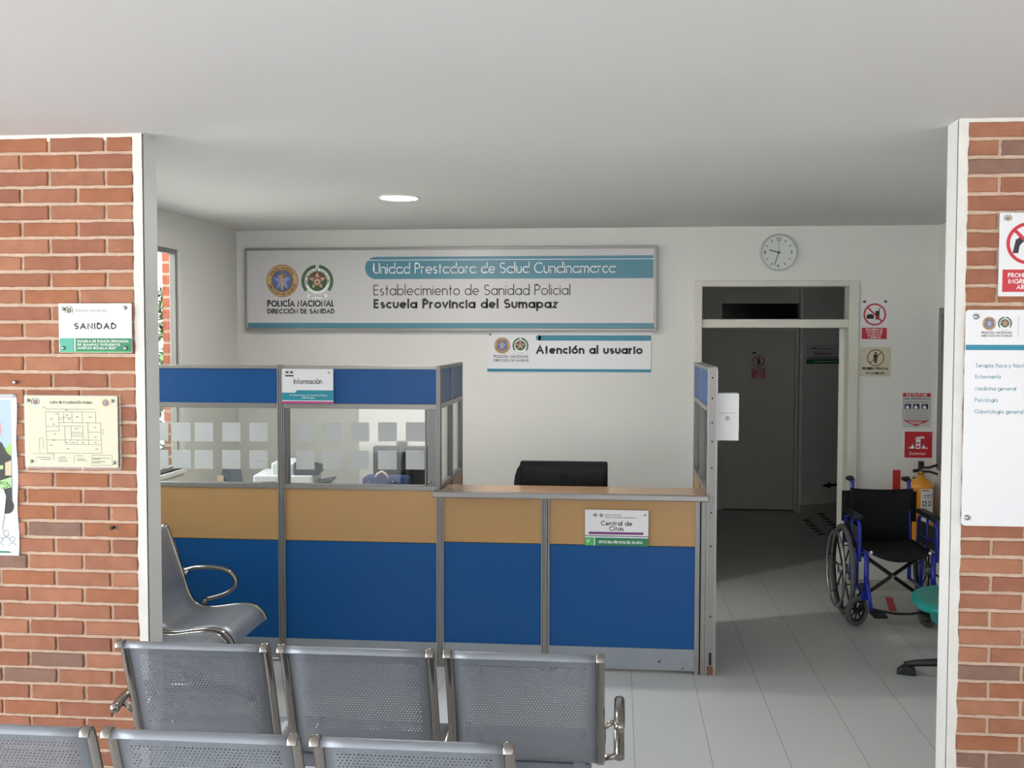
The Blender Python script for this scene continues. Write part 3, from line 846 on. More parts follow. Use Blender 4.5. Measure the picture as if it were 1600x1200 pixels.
mb.mt('beige').poly([LP(11, 722), LP(21, 718), LP(21, 742), LP(11, 742)], y-.0015)
mb.mt('skin_print').poly([LP(-44, 650), LP(-6, 648), LP(2, 655), LP(6, 664), LP(5, 678), LP(-1, 682), LP(-6, 690), LP(-40, 690)], y-.0015)
mb.mt('hair').poly([LP(-46, 640), LP(-20, 632), LP(-2, 642), LP(1, 655), LP(-2, 668), LP(-6, 656), LP(-40, 654)], y-.002)
mb.mt('hair')
for px in (-31, -15):
    mb.poly([LP(px-4, 661), LP(px, 659), LP(px+4, 661), LP(px, 663)], y-.0022).line([LP(px-6, 656.5), LP(px, 655), LP(px+6, 656.5)], .004, y-.0022)
mb.mt('crest_brown').line([LP(-23, 661), LP(-21, 669), LP(-25, 670)], .003, y-.0022).line([LP(-31, 676), LP(-23, 679), LP(-15, 676)], .004, y-.0022)
mb.mt('lime').poly([LP(-10, 727), LP(8, 726), LP(8, 732), LP(-10, 734)], y-.002).poly([LP(-2, 752), LP(21, 744), LP(21, 760), LP(-2, 766)], y-.002)
mb.mt('ink').disc(*LP(12, 790), 12*W/160, y-.0015, 20)
mb.mt('vest'); x, z = LP(3, 757); text(mb, 'POL', x, z, 5*W/160, 15*W/160, y-.0025, .2)
for i in range(4):
    x, z = LP(5+i*4.2, 763-i*1.6); mb.disc(x, z, 1.3*W/160, y-.0025, 10)
mb.mt('paper').poly([LP(-60, 762), LP(0, 760), LP(9, 765), LP(12, 775), LP(9, 800), LP(4, 830), LP(-60, 830)], y-.003)
mb.mt('ink_soft')
for px, py, r in ((11, 833, 5), (1, 843, 4.4), (21, 842, 4.4)):
    x, z = LP(px, py); mb.ring(x, z, r*.82*W/160, r*W/160, y-.0035, 0, 360, 20)
    x, z = LP(px, py+13); mb.ring(x, z, 6.2*W/160, 7*W/160, y-.0035, 20, 160, 14)
mb.mt('green').poly([LP(-110, 862), LP(14, 861), LP(20, 864), LP(-110, 865)], y)
mb.build('print', root)

# boards on the right brick wall
root, L = sign('warning_sign', 'no weapons sign with a red ring on the brick wall above the services board', 'sign', 1561, 332, 1650, 463, YF-.012, .004, 'sign_white')
mb = MB(); y = -L.t
x, z = L(1606, 380); s = L.s
mb.mt('ink')
gp = [(-24, -16), (-15, -16), (-13, -4), (-8, 2), (-2, 2), (-1, -3), (4, -3), (5, 3), (26, 3), (26, 10), (-14, 10), (-17, 7), (-19, 7)]
k = [(x+p[0]*s, z+p[1]*s) for p in gp]
mb.poly(k, y-.0005)
mb.mt('safety_red').ring(x, z, 28.5*s, 34*s, y-.001)
d = 30.5/math.sqrt(2)
mb.line([(x-d*s, z+d*s), (x+d*s, z-d*s)], 5.4*s, y-.0015)
RC(mb, L, 1567, 421, 1644, 456); mb.build('pictogram', root)
mb = MB().mt('print_white')
for t_, bb, wd in (('PROHIBIDO EL', 433.4, 60), ('INGRESO DE', 443, 58), ('ARMAS', 452, 32)):
    T(mb, L, t_, 1605.5-wd/2, bb, 7.2, 1605.5+wd/2, 2, .2, .3)
mb.build('lettering', root)
mb = MB(); x, z = L(1573.8, 341); crest_police(mb, x, z, 6.2*L.s, -L.t-.0005, 1); mb.build('emblem', root)

root, L = sign('directory_board', 'tall white services board with a teal stripe under the no weapons sign', 'sign', 1506, 484, 1690, 823, YF-.014, .006, 'sign_white', rad=.012)
mb = MB().mt('band_cyan'); RC(mb, L, 1506.4, 538.5, 1690, 546.8); mb.mt('ink_soft'); RC(mb, L, 1588, 495, 1588.5, 526); mb.build('band', root)
mb = MB().mt('ink'); T(mb, L, 'POLICÍA NACIONAL', 1531, 521.4, 4, 1579, 1, .22, .26); T(mb, L, 'DIRECCIÓN DE SANIDAD', 1531, 526, 3, 1579, 1, .22, .26)
T(mb, L, 'DIRECCIÓN DE SANIDAD', 1597.5, 509, 5, 1670, 1, .16); T(mb, L, 'ESTABLECIMIENTO', 1597.5, 517, 5, 1660, 1, .16)
mb.mt('text_teal')
for t_, bb, x2 in (('Terapia física y fisioterapia', 573.8, 1622), ('Enfermería', 591.3, 1562.5), ('Medicina general', 609.8, 1586.8), ('Psicología', 627.8, 1558.8), ('Odontología general', 645.8, 1598.8)):
    T(mb, L, t_, 1522.5, bb, 6.6, x2, 1, .13, .22)
mb.build('lettering', root)
mb = MB(); x, z = L(1542.7, 505.2); crest_health(mb, x, z, 10.4*L.s, -L.t-.0005); mb.build('emblem', root, label='round gold and blue health crest')
mb = MB(); x, z = L(1567.3, 505.2); crest_police(mb, x, z, 11*L.s, -L.t-.0005); mb.build('emblem', root, label='green wreathed police crest')
bolts(root, L, ((1521.5, 494.8), (1514, 810)), .010)

# notices by the corridor door
def no_ring(mb, x, z, R, r, y, back=False, m='safety_red'):
    mb.mt(m).ring(x, z, r, R, y); d = (R+r)/2/math.sqrt(2); q = -1 if back else 1
    mb.line([(x-d*q, z+d), (x+d*q, z-d)], (R-r)*1.0, y-.0005)
root, L = sign('warning_sign', 'no food or drink sign, uppermost notice beside the corridor door', 'sign', 1344.3, 466.4, 1388.7, 532, YB, .003, 'sign_white', group=None)
mb = MB().mt('ink'); s = L.s; x, z = L(1366.7, 491.3); y = -L.t-.0005
mb.poly([(x-12*s, z-7*s), (x-2*s, z-7*s), (x-1*s, z-5*s), (x-1.5*s, z-1.5*s), (x-4*s, z+.5*s), (x-10*s, z+.5*s), (x-12.5*s, z-1.5*s), (x-13*s, z-5*s)], y)
mb.poly([(x+1.5*s, z-8*s), (x+7*s, z-8*s), (x+7.5*s, z+5.5*s), (x+.8*s, z+5.5*s)], y).line([(x+5.5*s, z+5*s), (x+7*s, z+9*s), (x+9*s, z+10.5*s)], 1.3*s, y)
no_ring(mb, x, z, 17.7*s, 15.2*s, y-.0005)
RC(mb, L, 1347, 512.2, 1386, 529.8); mb.build('pictogram', root)
mb = MB().mt('print_white')
for t_, bb, wd in (('PROHIBIDO EL', 516.6, 27), ('CONSUMO DE', 520.6, 26), ('ALIMENTOS', 524.6, 22), ('Y BEBIDAS', 528.6, 20)): T(mb, L, t_, 1366.5-wd/2, bb, 3.1, 1366.5+wd/2, 2, .2, .26)
mb.build('lettering', root)
mb = MB(); x, z = L(1350.2, 471.7); crest_police(mb, x, z, 3.1*s, y, 0, 'ink', 'ink'); x, z = L(1383.2, 471.5); crest_police(mb, x, z, 3.1*s, y, 0, 'ink', 'ink'); mb.build('emblem', root)

root, L = sign('warning_sign', 'cream no unauthorised staff sign below the no food sign', 'sign', 1344.3, 542.6, 1392, 588.4, YB, .005, 'cream')
mb = MB().mt('ink'); s = L.s; x, z = L(1368, 559); y = -L.t-.0005
mb.disc(x, z+7.6*s, 1.8*s, y, 12).poly([(x-3.6*s, z-1*s), (x-3.2*s, z+4.6*s), (x-2*s, z+5.4*s), (x+2*s, z+5.4*s), (x+3.2*s, z+4.6*s), (x+3.6*s, z-1*s), (x+2.5*s, z-1*s), (x+2.2*s, z+2*s), (x+2*s, z-9*s), (x+.3*s, z-9*s), (x, z-3*s), (x-.3*s, z-9*s), (x-2*s, z-9*s), (x-2.2*s, z+2*s), (x-2.5*s, z-1*s)], y)
no_ring(mb, x, z, 13.4*s, 11.9*s, y-.0005, True, 'brown_red'); mb.build('pictogram', root)
mb = MB().mt('ink'); T(mb, L, 'PROHIBIDO PERSONAL', 1347.3, 577.9, 4.2, 1388, 1, .26, .3); T(mb, L, 'NO AUTORIZADO', 1352.5, 585, 4, 1382.8, 1, .26, .3); mb.build('lettering', root)
bolts(root, L, ((1350, 548), (1387, 583)), .004)

root, L = sign('instruction_sign', 'white extinguisher instruction sign with red arrow above the red Extintor sign', 'sign', 1410, 614, 1454, 668, YB, .003, 'sign_grey')
mb = MB().mt('safety_red'); s = L.s; RC(mb, L, 1410.5, 614.2, 1453.8, 620); mb.poly([L(1411, 656.8), L(1431.5, 666), L(1453, 656.8)], -L.t-.0005)
mb.mt('ink_blue')
for q in (1413.3, 1426.5, 1440): RC(mb, L, q, 631.2, q+10.1, 639.5)
mb.mt('print_white')
for q in (1413.3, 1426.5, 1440): mb.poly([L(q+1.5, 638.6), L(q+8, 638.6), L(q+6.5, 635), L(q+4, 632.6), L(q+2, 635.5)], -L.t-.001)
mb.mt('ink_soft')
for q in (627, 628.8, 642.3, 645.5, 648.5, 651.5, 654): RC(mb, L, 1414, q, 1450, q+.6)
mb.line([L(1411, 621), L(1411, 653), L(1415, 656)], .5*s, -L.t-.0005).line([L(1453.4, 621), L(1453.4, 653), L(1449, 656)], .5*s, -L.t-.0005)
mb.build('pictogram', root)
mb = MB().mt('print_white'); T(mb, L, 'EXTINTOR', 1416, 619.4, 4.6, 1448, 2, .2, .28); mb.mt('ink_blue'); T(mb, L, 'MULTIPROPÓSITO', 1412.5, 624.6, 3, 1452, 1, .24, .28); mb.mt('print_white'); RC(mb, L, 1420, 658.6, 1442, 659.8, 2); RC(mb, L, 1424, 661.2, 1439, 662.2, 2); mb.build('lettering', root)

root, L = sign('extinguisher_sign', 'square red Extintor sign with white pictogram above the yellow extinguisher', 'sign', 1412, 673, 1458, 716.8, YB, .004, 'print_white')
mb = MB().mt('safety_red'); s = L.s; RC(mb, L, 1413.3, 674.3, 1456.7, 715.4)
mb.mt('print_white'); RC(mb, L, 1431, 686, 1438.2, 701.2, 2); mb.poly([L(1429, 686), L(1431.5, 683.2), L(1437, 682.2), L(1444, 682), L(1444, 685), L(1438, 685)], -L.t-.001)
for q in (1425.7, 1443.2): mb.poly([L(q-3.2, 701), L(q-2.6, 698), L(q-.8, 696.8), L(q, 693.6), L(q+1.6, 697), L(q+2.8, 699), L(q+3, 701)], -L.t-.001).disc(*L(q-5 if q < 1434 else q+5, 700), 1.2*s, -L.t-.001, 8)
mb.mt('safety_red'); RC(mb, L, 1432.6, 691, 1436.4, 693.6, 3); RC(mb, L, 1432.6, 696.4, 1436.4, 699.6, 3); mb.build('pictogram', root)
mb = MB().mt('print_white'); T(mb, L, 'Extintor', 1421.5, 710.8, 4.8, 1446.5, 2, .17, .22); mb.build('lettering', root)
bolts(root, L, ((1453, 678),), .005)

mb = MB().mt('tape_red').box(1.954, 2.008, YB-.001, YB, .32, .868)
tag(mb.build('wall_tape'), 'vertical red tape strip on the wall between wheelchair and extinguisher', 'tape')
mb = MB().mt('tape_red').prism([(1.80, 7.26), (1.845, 7.24), (1.91, 7.62), (1.865, 7.64)], .0005, .0015, 'z')
tag(mb.build('floor_tape'), 'short red tape strip on the floor under the wheelchair', 'tape')
for (x, y, lb) in ((1.868, 10.4, 'striped dark floor tape nearest the far closed door'), (2.075, 10.78, 'striped dark floor tape behind the wheelchair wheel'), (2.29, 11.12, 'striped dark floor tape deepest in the corridor by the angled wall')):
    mb = MB().mt('tape_dark')
    for k in range(6): mb.prism([(x-.035, y-.42+k*.15), (x+.035, y-.42+k*.15+.03), (x+.03, y-.42+k*.15+.10), (x-.04, y-.42+k*.15+.07)], .0005, .002, 'z')
    tag(mb.build('floor_tape'), lb, 'tape', 'hazard tapes on the corridor floor')

# notices at the end of the corridor
root, L = sign('warning_sign', 'no entry sign with red panel on the far closed door', 'sign', 1172, 547, 1198, 594, YC+.02, .003, 'sign_grey')
mb = MB().mt('ink'); s = L.s; x, z = L(1185.2, 564.5); y = -L.t-.0005
mb.disc(x, z+5.4*s, 1.5*s, y, 10).poly([(x-2*s, z+3.6*s), (x+2.4*s, z+3.6*s), (x+3.4*s, z), (x+1*s, z-6*s), (x-.6*s, z-6*s), (x-2.4*s, z-2*s)], y)
no_ring(mb, x, z, 9.4*s, 8*s, y-.0005); RC(mb, L, 1174.8, 576.2, 1195, 591.8); mb.mt('ink'); RC(mb, L, 1175.4, 550, 1181, 553); mb.build('pictogram', root)
mb = MB().mt('print_white')
for t_, bb in (('PROHIBIDO', 580.2), ('EL INGRESO', 583.8), ('A PERSONAL', 587.4), ('NO AUTORIZADO', 591)): T(mb, L, t_, 1177, bb, 2.4, 1193.5, 2, .2, .26)
mb.build('lettering', root)
ang = math.atan2(.93, 1.725)
def on_angled(u, z): return (1.875+math.cos(ang)*u, YC-.13+math.sin(ang)*u, z)
root = thing('sign_plate', 'small Insumos plate with a green band on the angled corridor wall', 'sign', on_angled(.25, 1.535), ang)
MB().mt('sign_grey').box(-.215, .215, -.004, 0, 0, .2).build('plate', root)
MB().mt('green').rect(-.212, .212, .003, .052, -.0046).mt('ink').rect(-.18, .19, .062, .07, -.0046).build('band', root)
mb = MB().mt('ink'); text(mb, 'Insumos', -.11, .092, .038, .22, -.0046, .17); mb.mt('ink_soft').rect(-.07, .13, .155, .161, -.0046); mb.mt('print_white').rect(-.12, .19, .022, .03, -.0052); mb.build('lettering', root)
mb = MB(); crest_police(mb, -.14, .16, .017, -.0046, 0, 'ink', 'ink'); crest_police(mb, -.10, .16, .017, -.0046, 0, 'ink', 'ink'); mb.build('emblem', root)
root = thing('arrow_sign', 'dark green arrow pointing left low on the angled corridor wall', 'sign', on_angled(.42, .27), ang)
MB().mt('arrow_green').prism([(-.16, 0), (-.05, .035), (-.05, .014), (.22, .022), (.22, -.006), (-.05, -.012), (-.05, -.03)], -.003, 0, 'y').build('arrow', root)

# ------------------------------------------------------------------ clock, lamp, screws
root = thing('wall_clock', 'round white wall clock above the corridor door', 'clock', (1.131, YB, 2.417))
MB().mt('clock_rim').lathe([(.118, 0), (.130, -.005), (.133, -.02), (.130, -.032), (.122, -.034), (.119, -.026), (.119, -.018)], (0, 0, 0), 40, 'y', False).build('rim', root)
MB().mt('clock_face').lathe([(.119, -.018), (.119, -.02)], (0, 0, 0), 40, 'y').build('dial', root)
mb = MB().mt('ink')
for h in range(12):
    a = math.radians(90-30*h); c, s_ = math.cos(a), math.sin(a)
    if h % 3: mb.line([(c*.083, s_*.083), (c*.104, s_*.104)], .005, -.0206)
for t_, x, z in (('12', -.017, .082), ('3', .082, -.011), ('6', -.009, -.106), ('9', -.104, -.011)): text(mb, t_, x, z, .024, .034 if t_ == '12' else .016, -.0206, .2, .3)
mb.build('dial_marks', root)
def hand(deg, l, wd, y): 
    a = math.radians(90-deg); return MB().mt('ink').line([(-.015*math.cos(a), -.015*math.sin(a)), (l*math.cos(a), l*math.sin(a))], wd, y)
hand(286, .066, .007, -.0225).build('hour_hand', root); hand(197, .095, .005, -.0235).build('minute_hand', root); hand(1, .09, .002, -.0245).build('second_hand', root)
MB().mt('ink').lathe([(.006, -.02), (.006, -.026), (.002, -.027)], (0, 0, 0), 12, 'y').build('hub', root)

root = thing('ceiling_light', 'round recessed ceiling light glowing white above the reception counter', 'ceiling light', (-1.247, 6.045, ZC))
MB().mt('white').lathe([(.100, -.001), (.101, -.006), (.112, -.008), (.119, -.004), (.120, 0)], (0, 0, 0), 40, 'z', False).build('trim_ring', root)
MB().mt('lamp_glow').lathe([(.099, -.002), (.097, -.005), (.02, -.006)], (0, 0, 0), 40).build('diffuser', root)

for x, z, lb in ((-2.378, 1.633, 'small metal wall plug sticking out above the evacuation map'), (-1.985, 1.06, 'small dark screw in the brick joint below the evacuation map')):
    mb = MB().mt('chrome' if z > 1.3 else 'ink').tube([(x, YF+.02, z), (x+.002, YF-.022, z)], .006, 8).lathe([(.008, -.022), (.008, -.028), (.004, -.029)], (x, YF, z), 10, 'y')
    tag(mb.build('wall_screw'), lb, 'screw')

# ------------------------------------------------------------------ reception partition
Z1 = 1.654
def frame_rails(mb, x0, x1, zs, th=.04, y0=0):
    for a, b in zs: mb.box(x0, x1, y0, y0+th, a, b)
def high_panel(label, x0, x1, squares, Y=YD, glassx=None, posts=(True, True)):
    """tall bay: blue board, glazed middle, tan board, blue board and steel plinth; local origin at bay's left floor corner"""
    root = thing('partition_panel', label, 'partition', (x0, Y, 0), 0, 'reception partition bays')
    W = x1-x0; pw = .019
    a, b = pw, W-pw
    for i, q in enumerate((0, W-pw)):
        m = MB().mt('alu').box(q, q+pw*.42, -.006, .05, 0, Z1+.004).box(q+pw*.58, q+pw, -.006, .05, 0, Z1+.004).mt('dark_gap').box(q+pw*.40, q+pw*.60, .0, .046, 0, Z1)
        m.build('post', root)
    MB().mt('alu_edge').box(a, b, -.006, .05, Z1-.018, Z1+.002).build('top_rail', root, bevel=.002)
    MB().mt('alu').box(a, b, -.006, .05, 1.418, 1.446).build('middle_rail', root, bevel=.002)
    MB().mt('alu').box(a, b, -.006, .05, .972, .998).build('lower_rail', root, bevel=.002)
    MB().mt('blue').box(a, b, .002, .042, 1.446, Z1-.018).build('upper_board', root)
    MB().mt('tan').box(a, b, .002, .042, .684, .972).build('tan_board', root)
    MB().mt('dark_gap').box(a, b, .006, .038, .68, .684).build('joint_strip', root)
    MB().mt('blue').box(a, b, .002, .042, .132, .68).build('lower_board', root)
    MB().mt('grey_steel').box(a, b, -.002, .046, .02, .132).build('plinth', root)
    g0, g1 = glassx if glassx else (a, b)
    if glassx:
        MB().mt('alu_dark').box(a, g0, .0, .044, .998, 1.418).build('glazing_stile', root); MB().mt('alu_dark').box(g1, b, .0, .044, .998, 1.418).build('glazing_stile', root)
    gp = MB().mt('glass').box(g0, g1, .020, .025, .998, 1.418).build('glass_pane', root)
    if squares:
        m = MB().mt('frosted')
        for (sx, sz) in squares: m.box(sx-x0, sx-x0+.105, .0185, .0195, sz, sz+.105)
        m.build('frosted_squares', gp)
    return root
def pxsq(p):
    q = at(p[0], p[1], YD); return (q.x, q.z)
sq = [pxsq((x, y)) for x in (302.5, 345.5, 388) for y in (690, 733)]+[(at(302.5, 690, YD).x-.13*k, pxsq((302.5, y))[1]) for y in (690, 733) for k in (1, 2, 3)]
high_panel('tall blue, glass and tan partition bay without a plate, behind the sideways bench', -2.84, -1.858, sq)
sq = [pxsq((x, y)) for x in (461, 503, 546, 589.5, 633) for y in (690, 734)]
bay2 = high_panel('tall blue, glass and tan partition bay carrying the Información plate', -1.856, -.968, sq, glassx=(.038, .888-.068))
# window latch hardware at the inner right stile
m = MB().mt('alu_dark').box(.888-.082, .888-.074, -.004, .02, 1.0, 1.416)
m.build('sliding_window_stile', bay2)
MB().mt('chrome').lathe([(.008, 0), (.008, -.012), (.004, -.014)], (.888-.055, 0, 1.02), 12, 'y').build('window_latch', bay2)

def return_panel(label, x, y0, y1, n, th=.05):
    root = thing('return_panel', label, 'partition', (x, y0, 0))
    L = (y1-y0)/n
    m = MB().mt('alu').box(-th/2-.002, th/2+.002, 0, y1-y0, Z1-.016, Z1+.002); m.build('top_rail', root)
    for k in range(n):
        a, b = k*L+.012, (k+1)*L-.012
        MB().mt('blue').box(-th/2+.004, th/2-.004, a, b, 1.446, Z1-.016).build('upper_board', root)
        MB().mt('alu_edge').box(-th/2, th/2, a, b, 1.418, 1.446).build('middle_rail', root)
        MB().mt('alu_edge').box(-th/2, th/2, a, b, .972, .998).build('lower_rail', root)
        MB().mt('glass').box(-.003, .003, a+.03, b-.03, .998, 1.418).build('glass_pane', root)
        [MB().mt('alu_dark').box(-th/2+.003, th/2-.003, q, q+.03, .998, 1.418).build('glazing_stile', root) for q in (a, b-.03)]
        MB().mt('tan').box(-th/2+.004, th/2-.004, a, b, .684, .972).build('tan_board', root)
        MB().mt('blue').box(-th/2+.004, th/2-.004, a, b, .132, .684).build('lower_board', root)
        MB().mt('grey_steel').box(-th/2+.002, th/2-.002, a, b, .02, .132).build('plinth', root)
    for k in range(n+1):
        q = k*L
        MB().mt('alu').box(-th/2, th/2, q-.011 if k else q, q+.011, 0, Z1).build('post', root)
    return root
return_panel('glazed partition return running back from the Información bay beside the counter', -.985, YD+.052, 6.63, 2, .03)
rp = return_panel('partition return at the end of the counter nearest the wheelchair', .497, YD+.012, 6.78, 2, .052)
# worn aluminium end cover of the right return
m = MB().mt('alu').box(-.026, .028, -.022, 0, 0.0, Z1).mt('alu_edge').box(.018, .028, -.026, 0, 0.0, Z1-.01).box(-.026, -.019, -.026, 0, 0, Z1-.01)
m.mt('dark_gap')
for z in (.32, .70, .88, 1.12, 1.26, 1.36, 1.49, 1.60): m.lathe([(.005, -.0222), (.004, -.0228)], (0, 0, z), 10, 'y')
m.rbox(-.006, .008, -.0228, -.022, .055, .125, .006, 'y')
m.mt('rust').box(-.016, .016, -.0226, -.022, .004, .05)
m.build('end_post', rp, label='scuffed end post with rust at its foot')

def low_panel(label, x0, x1, pw0, pw1):
    root = thing('low_divider', label, 'partition', (x0, YD, 0), 0, 'low panels under the counter')
    W = x1-x0; a, b = pw0, W-pw1; zt = .944
    for q0, q1 in ((0, pw0), (W-pw1, W)):
        d = q1-q0
        MB().mt('alu').box(q0, q0+d*.42, -.006, .05, 0, zt).box(q0+d*.58, q1, -.006, .05, 0, zt).mt('dark_gap').box(q0+d*.4, q0+d*.6, 0, .046, 0, zt).build('post', root)
    MB().mt('tan').box(a, b, .002, .042, .693, zt).build('tan_board', root)
    MB().mt('dark_gap').box(a, b, .006, .038, .689, .693).build('joint_strip', root)
    MB().mt('blue').box(a, b, .002, .042, .135, .689).build('lower_board', root)
    m = MB().mt('grey_steel').box(a, b, -.002, .046, .018, .135)
    m.mt('dark_gap')
    random.seed(5)
    for i in range(9):
        if x0 > -.6: m.disc(b-abs(random.gauss(0, .16)), .03+random.random()*.045, random.uniform(.001, .005), -.0024, 7)
    m.build('plinth', root)
    return root
low_panel('low tan over blue counter panel without a plate, under the counter top', -.966, -.392, .019, .020)
lp = low_panel('low counter panel carrying the Central de Citas plate', -.390, .470, .024, .056)
root = thing('reception_counter', 'narrow wood-faced counter top with a grey metal edge', 'counter', (-.258, 5.845, .944))
MB().mt('counter_wood').box(-.70, .725, -.125, .145, .002, .034).build('board', root)
MB().mt('alu_edge').box(-.742, .740, -.145, -.125, .0, .034).box(-.742, -.70, -.125, -.034, 0, .034).build('edge_trim', root, bevel=.006)

root = thing('dispenser_box', 'white box with a small round lock fixed to the partition post by the corridor', 'box', (.586, 5.845, 1.258))
MB().mt('white').rbox(-.0605, .0605, 0, .11, 0, .255, .004).build('body', root, bevel=.003)
MB().mt('ink_soft').rect(-.05, .045, .147, .1485, -.0006).build('seam', root)
MB().mt('chrome').lathe([(.011, 0), (.011, -.004), (.006, -.005)], (0, 0, .121), 16, 'y').mt('ink').lathe([(.005, -.005), (.004, -.0056)], (0, 0, .121), 10, 'y').build('lock', root)

# ------------------------------------------------------------------ behind the partition
def desk(label, x0, x1, y0, y1, z=.73):
    root = thing('office_desk', label, 'desk', ((x0+x1)/2, (y0+y1)/2, 0))
    w2, d2 = (x1-x0)/2, (y1-y0)/2
    MB().mt('desk_wood').box(-w2, w2, -d2, d2, z-.028, z).build('desk_top', root, bevel=.003)
    for sx in (-1, 1):
        MB().mt('grey_steel').box(sx*(w2-.03)-.015, sx*(w2-.03)+.015, -d2+.04, d2-.04, 0, z-.028).build('side_panel', root)
    return root
desk('work desk behind the glass holding the printers', -2.72, -1.85, 6.45, 7.15)
desk('work desk behind the glass holding the dark monitor and navy bag', -1.80, -1.02, 6.68, 7.28)
desk('reception desk tucked behind the counter under the monitor', -.80, .42, 6.02, 6.62)

def monitor(label, x, y, w_, h_, ztop, logo, zdesk=.73, lean=0):
    root = thing('computer_monitor', label, 'monitor', (x, y, zdesk))
    zt = ztop-zdesk; zb = zt-h_
    MB().mt('monitor_black').rbox(-w_/2, w_/2, -.008, .03, zb, zt, .012).build('housing', root, bevel=.004)
    MB().mt('monitor_inset').rbox(-w_/2+.02, w_/2-.02, -.014, -.006, zb+.03, zt-.032, .01).build('back_cover', root, bevel=.004)
    MB().mt('dark_glass').box(-w_/2+.012, w_/2-.012, .03, .032, zb+.015, zt-.012).build('screen', root)
    MB().mt('monitor_black').box(-.03, .03, -.035, -.012, .01, zb+h_*.5).rbox(-.12, .12, -.10, .12, 0, .012, .03, 'z').build('stand', root)
    if logo:
        m = MB().mt('dark_glass'); zc = zt-.087; y_ = -.0146
        # round badge with two slanted ascending and descending letters
        m.line([(-.017, zc-.012), (-.006, zc+.024)], .006, y_).line([(-.012, zc+.004), (-.002, zc+.006), (-.007, zc-.012)], .005, y_)
        m.line([(.002, zc-.026), (.013, zc+.010), (.021, zc+.008), (.017, zc-.008), (.008, zc-.010)], .005, y_)
        m.build('emblem', root)
    return root
monitor('black computer monitor seen from behind, above the counter top', -.318, 6.30, .517, .315, 1.080, True)
monitor('dark computer monitor behind the glass bay with the Información plate', -1.425, 7.0, .40, .30, 1.085, False)
root = thing('webcam', 'small dark camera clipped on the monitor behind the glass', 'camera', (-1.43, 7.012, 1.087))
MB().mt('black_plastic').rbox(-.035, .035, -.032, .02, 0, .032, .008).build('body', root)
MB().mt('black_plastic').box(-.012, .012, -.032, -.028, -.05, 0.004).build('clip', root)

root = thing('handbag', 'navy bag with a beige handle lying on the desk behind the glass', 'bag', (-1.50, 6.80, .73))
MB().mt('navy_cloth').rbox(-.14, .16, -.06, .06, 0, .185, .03).build('body', root, bevel=.012)
MB().mt('beige').tube([(-.05, -.05, .17), (-.04, -.06, .20), (-.01, -.06, .218), (.02, -.06, .20), (.03, -.05, .17)], .008, 8).build('handle', root)
for q in (-.09, .06): MB().mt('chrome').lathe([(.006, -.06), (.006, -.064), (.002, -.065)], (q, 0, .15), 10, 'y').build('stud', root)

def printer(label, x, y, rz, wht=True):
    root = thing('printer', label, 'printer', (x, y, .73), rz)
    MB().mt('printer_white').rbox(-.21, .17, -.18, .18, 0, .20, .02, 'z').build('body', root, bevel=.008)
    MB().mt('printer_white').rbox(-.10, .05, -.15, .16, .2, .275, .02, 'z').build('scanner', root, bevel=.006)
    MB().mt('printer_grey').prism([(-.17, .20), (.16, .20), (.16, .23), (-.17, .285)], .05, .20, 'x').build('scanner_lid', root, bevel=.004)
    MB().mt('printer_grey').prism([(.17, .12), (.28, .15), (.28, .16), (.17, .14)], -.12, .1, 'y').build('paper_tray', root)
    MB().mt('printer_white').prism([(.17, .10), (.27, .13), (.27, .14), (.17, .11)], -.14, -.02, 'y').build('output_tray', root)
    MB().mt('ink_soft').line([(-.15, .16), (-.06, .16), (-.06, .11), (-.15, .11), (-.15, .16)], .004, -.1806).build('label_outline', root)
    return root
printer('white and grey printer on the desk behind the glass, hidden partly by the partition post', -2.12, 6.78, .12)
root = thing('file_stand', 'dark slanted document stand beside the white printer behind the glass', 'stand', (-2.47, 6.66, .73))
MB().mt('printer_grey').prism([(-.07, 0), (.06, 0), (.02, .24), (-.03, .25)], -.10, .10, 'y').build('body', root, bevel=.006)
MB().mt('beige').box(-.06, -.02, -.106, -.1, .02, .2).build('spine', root)

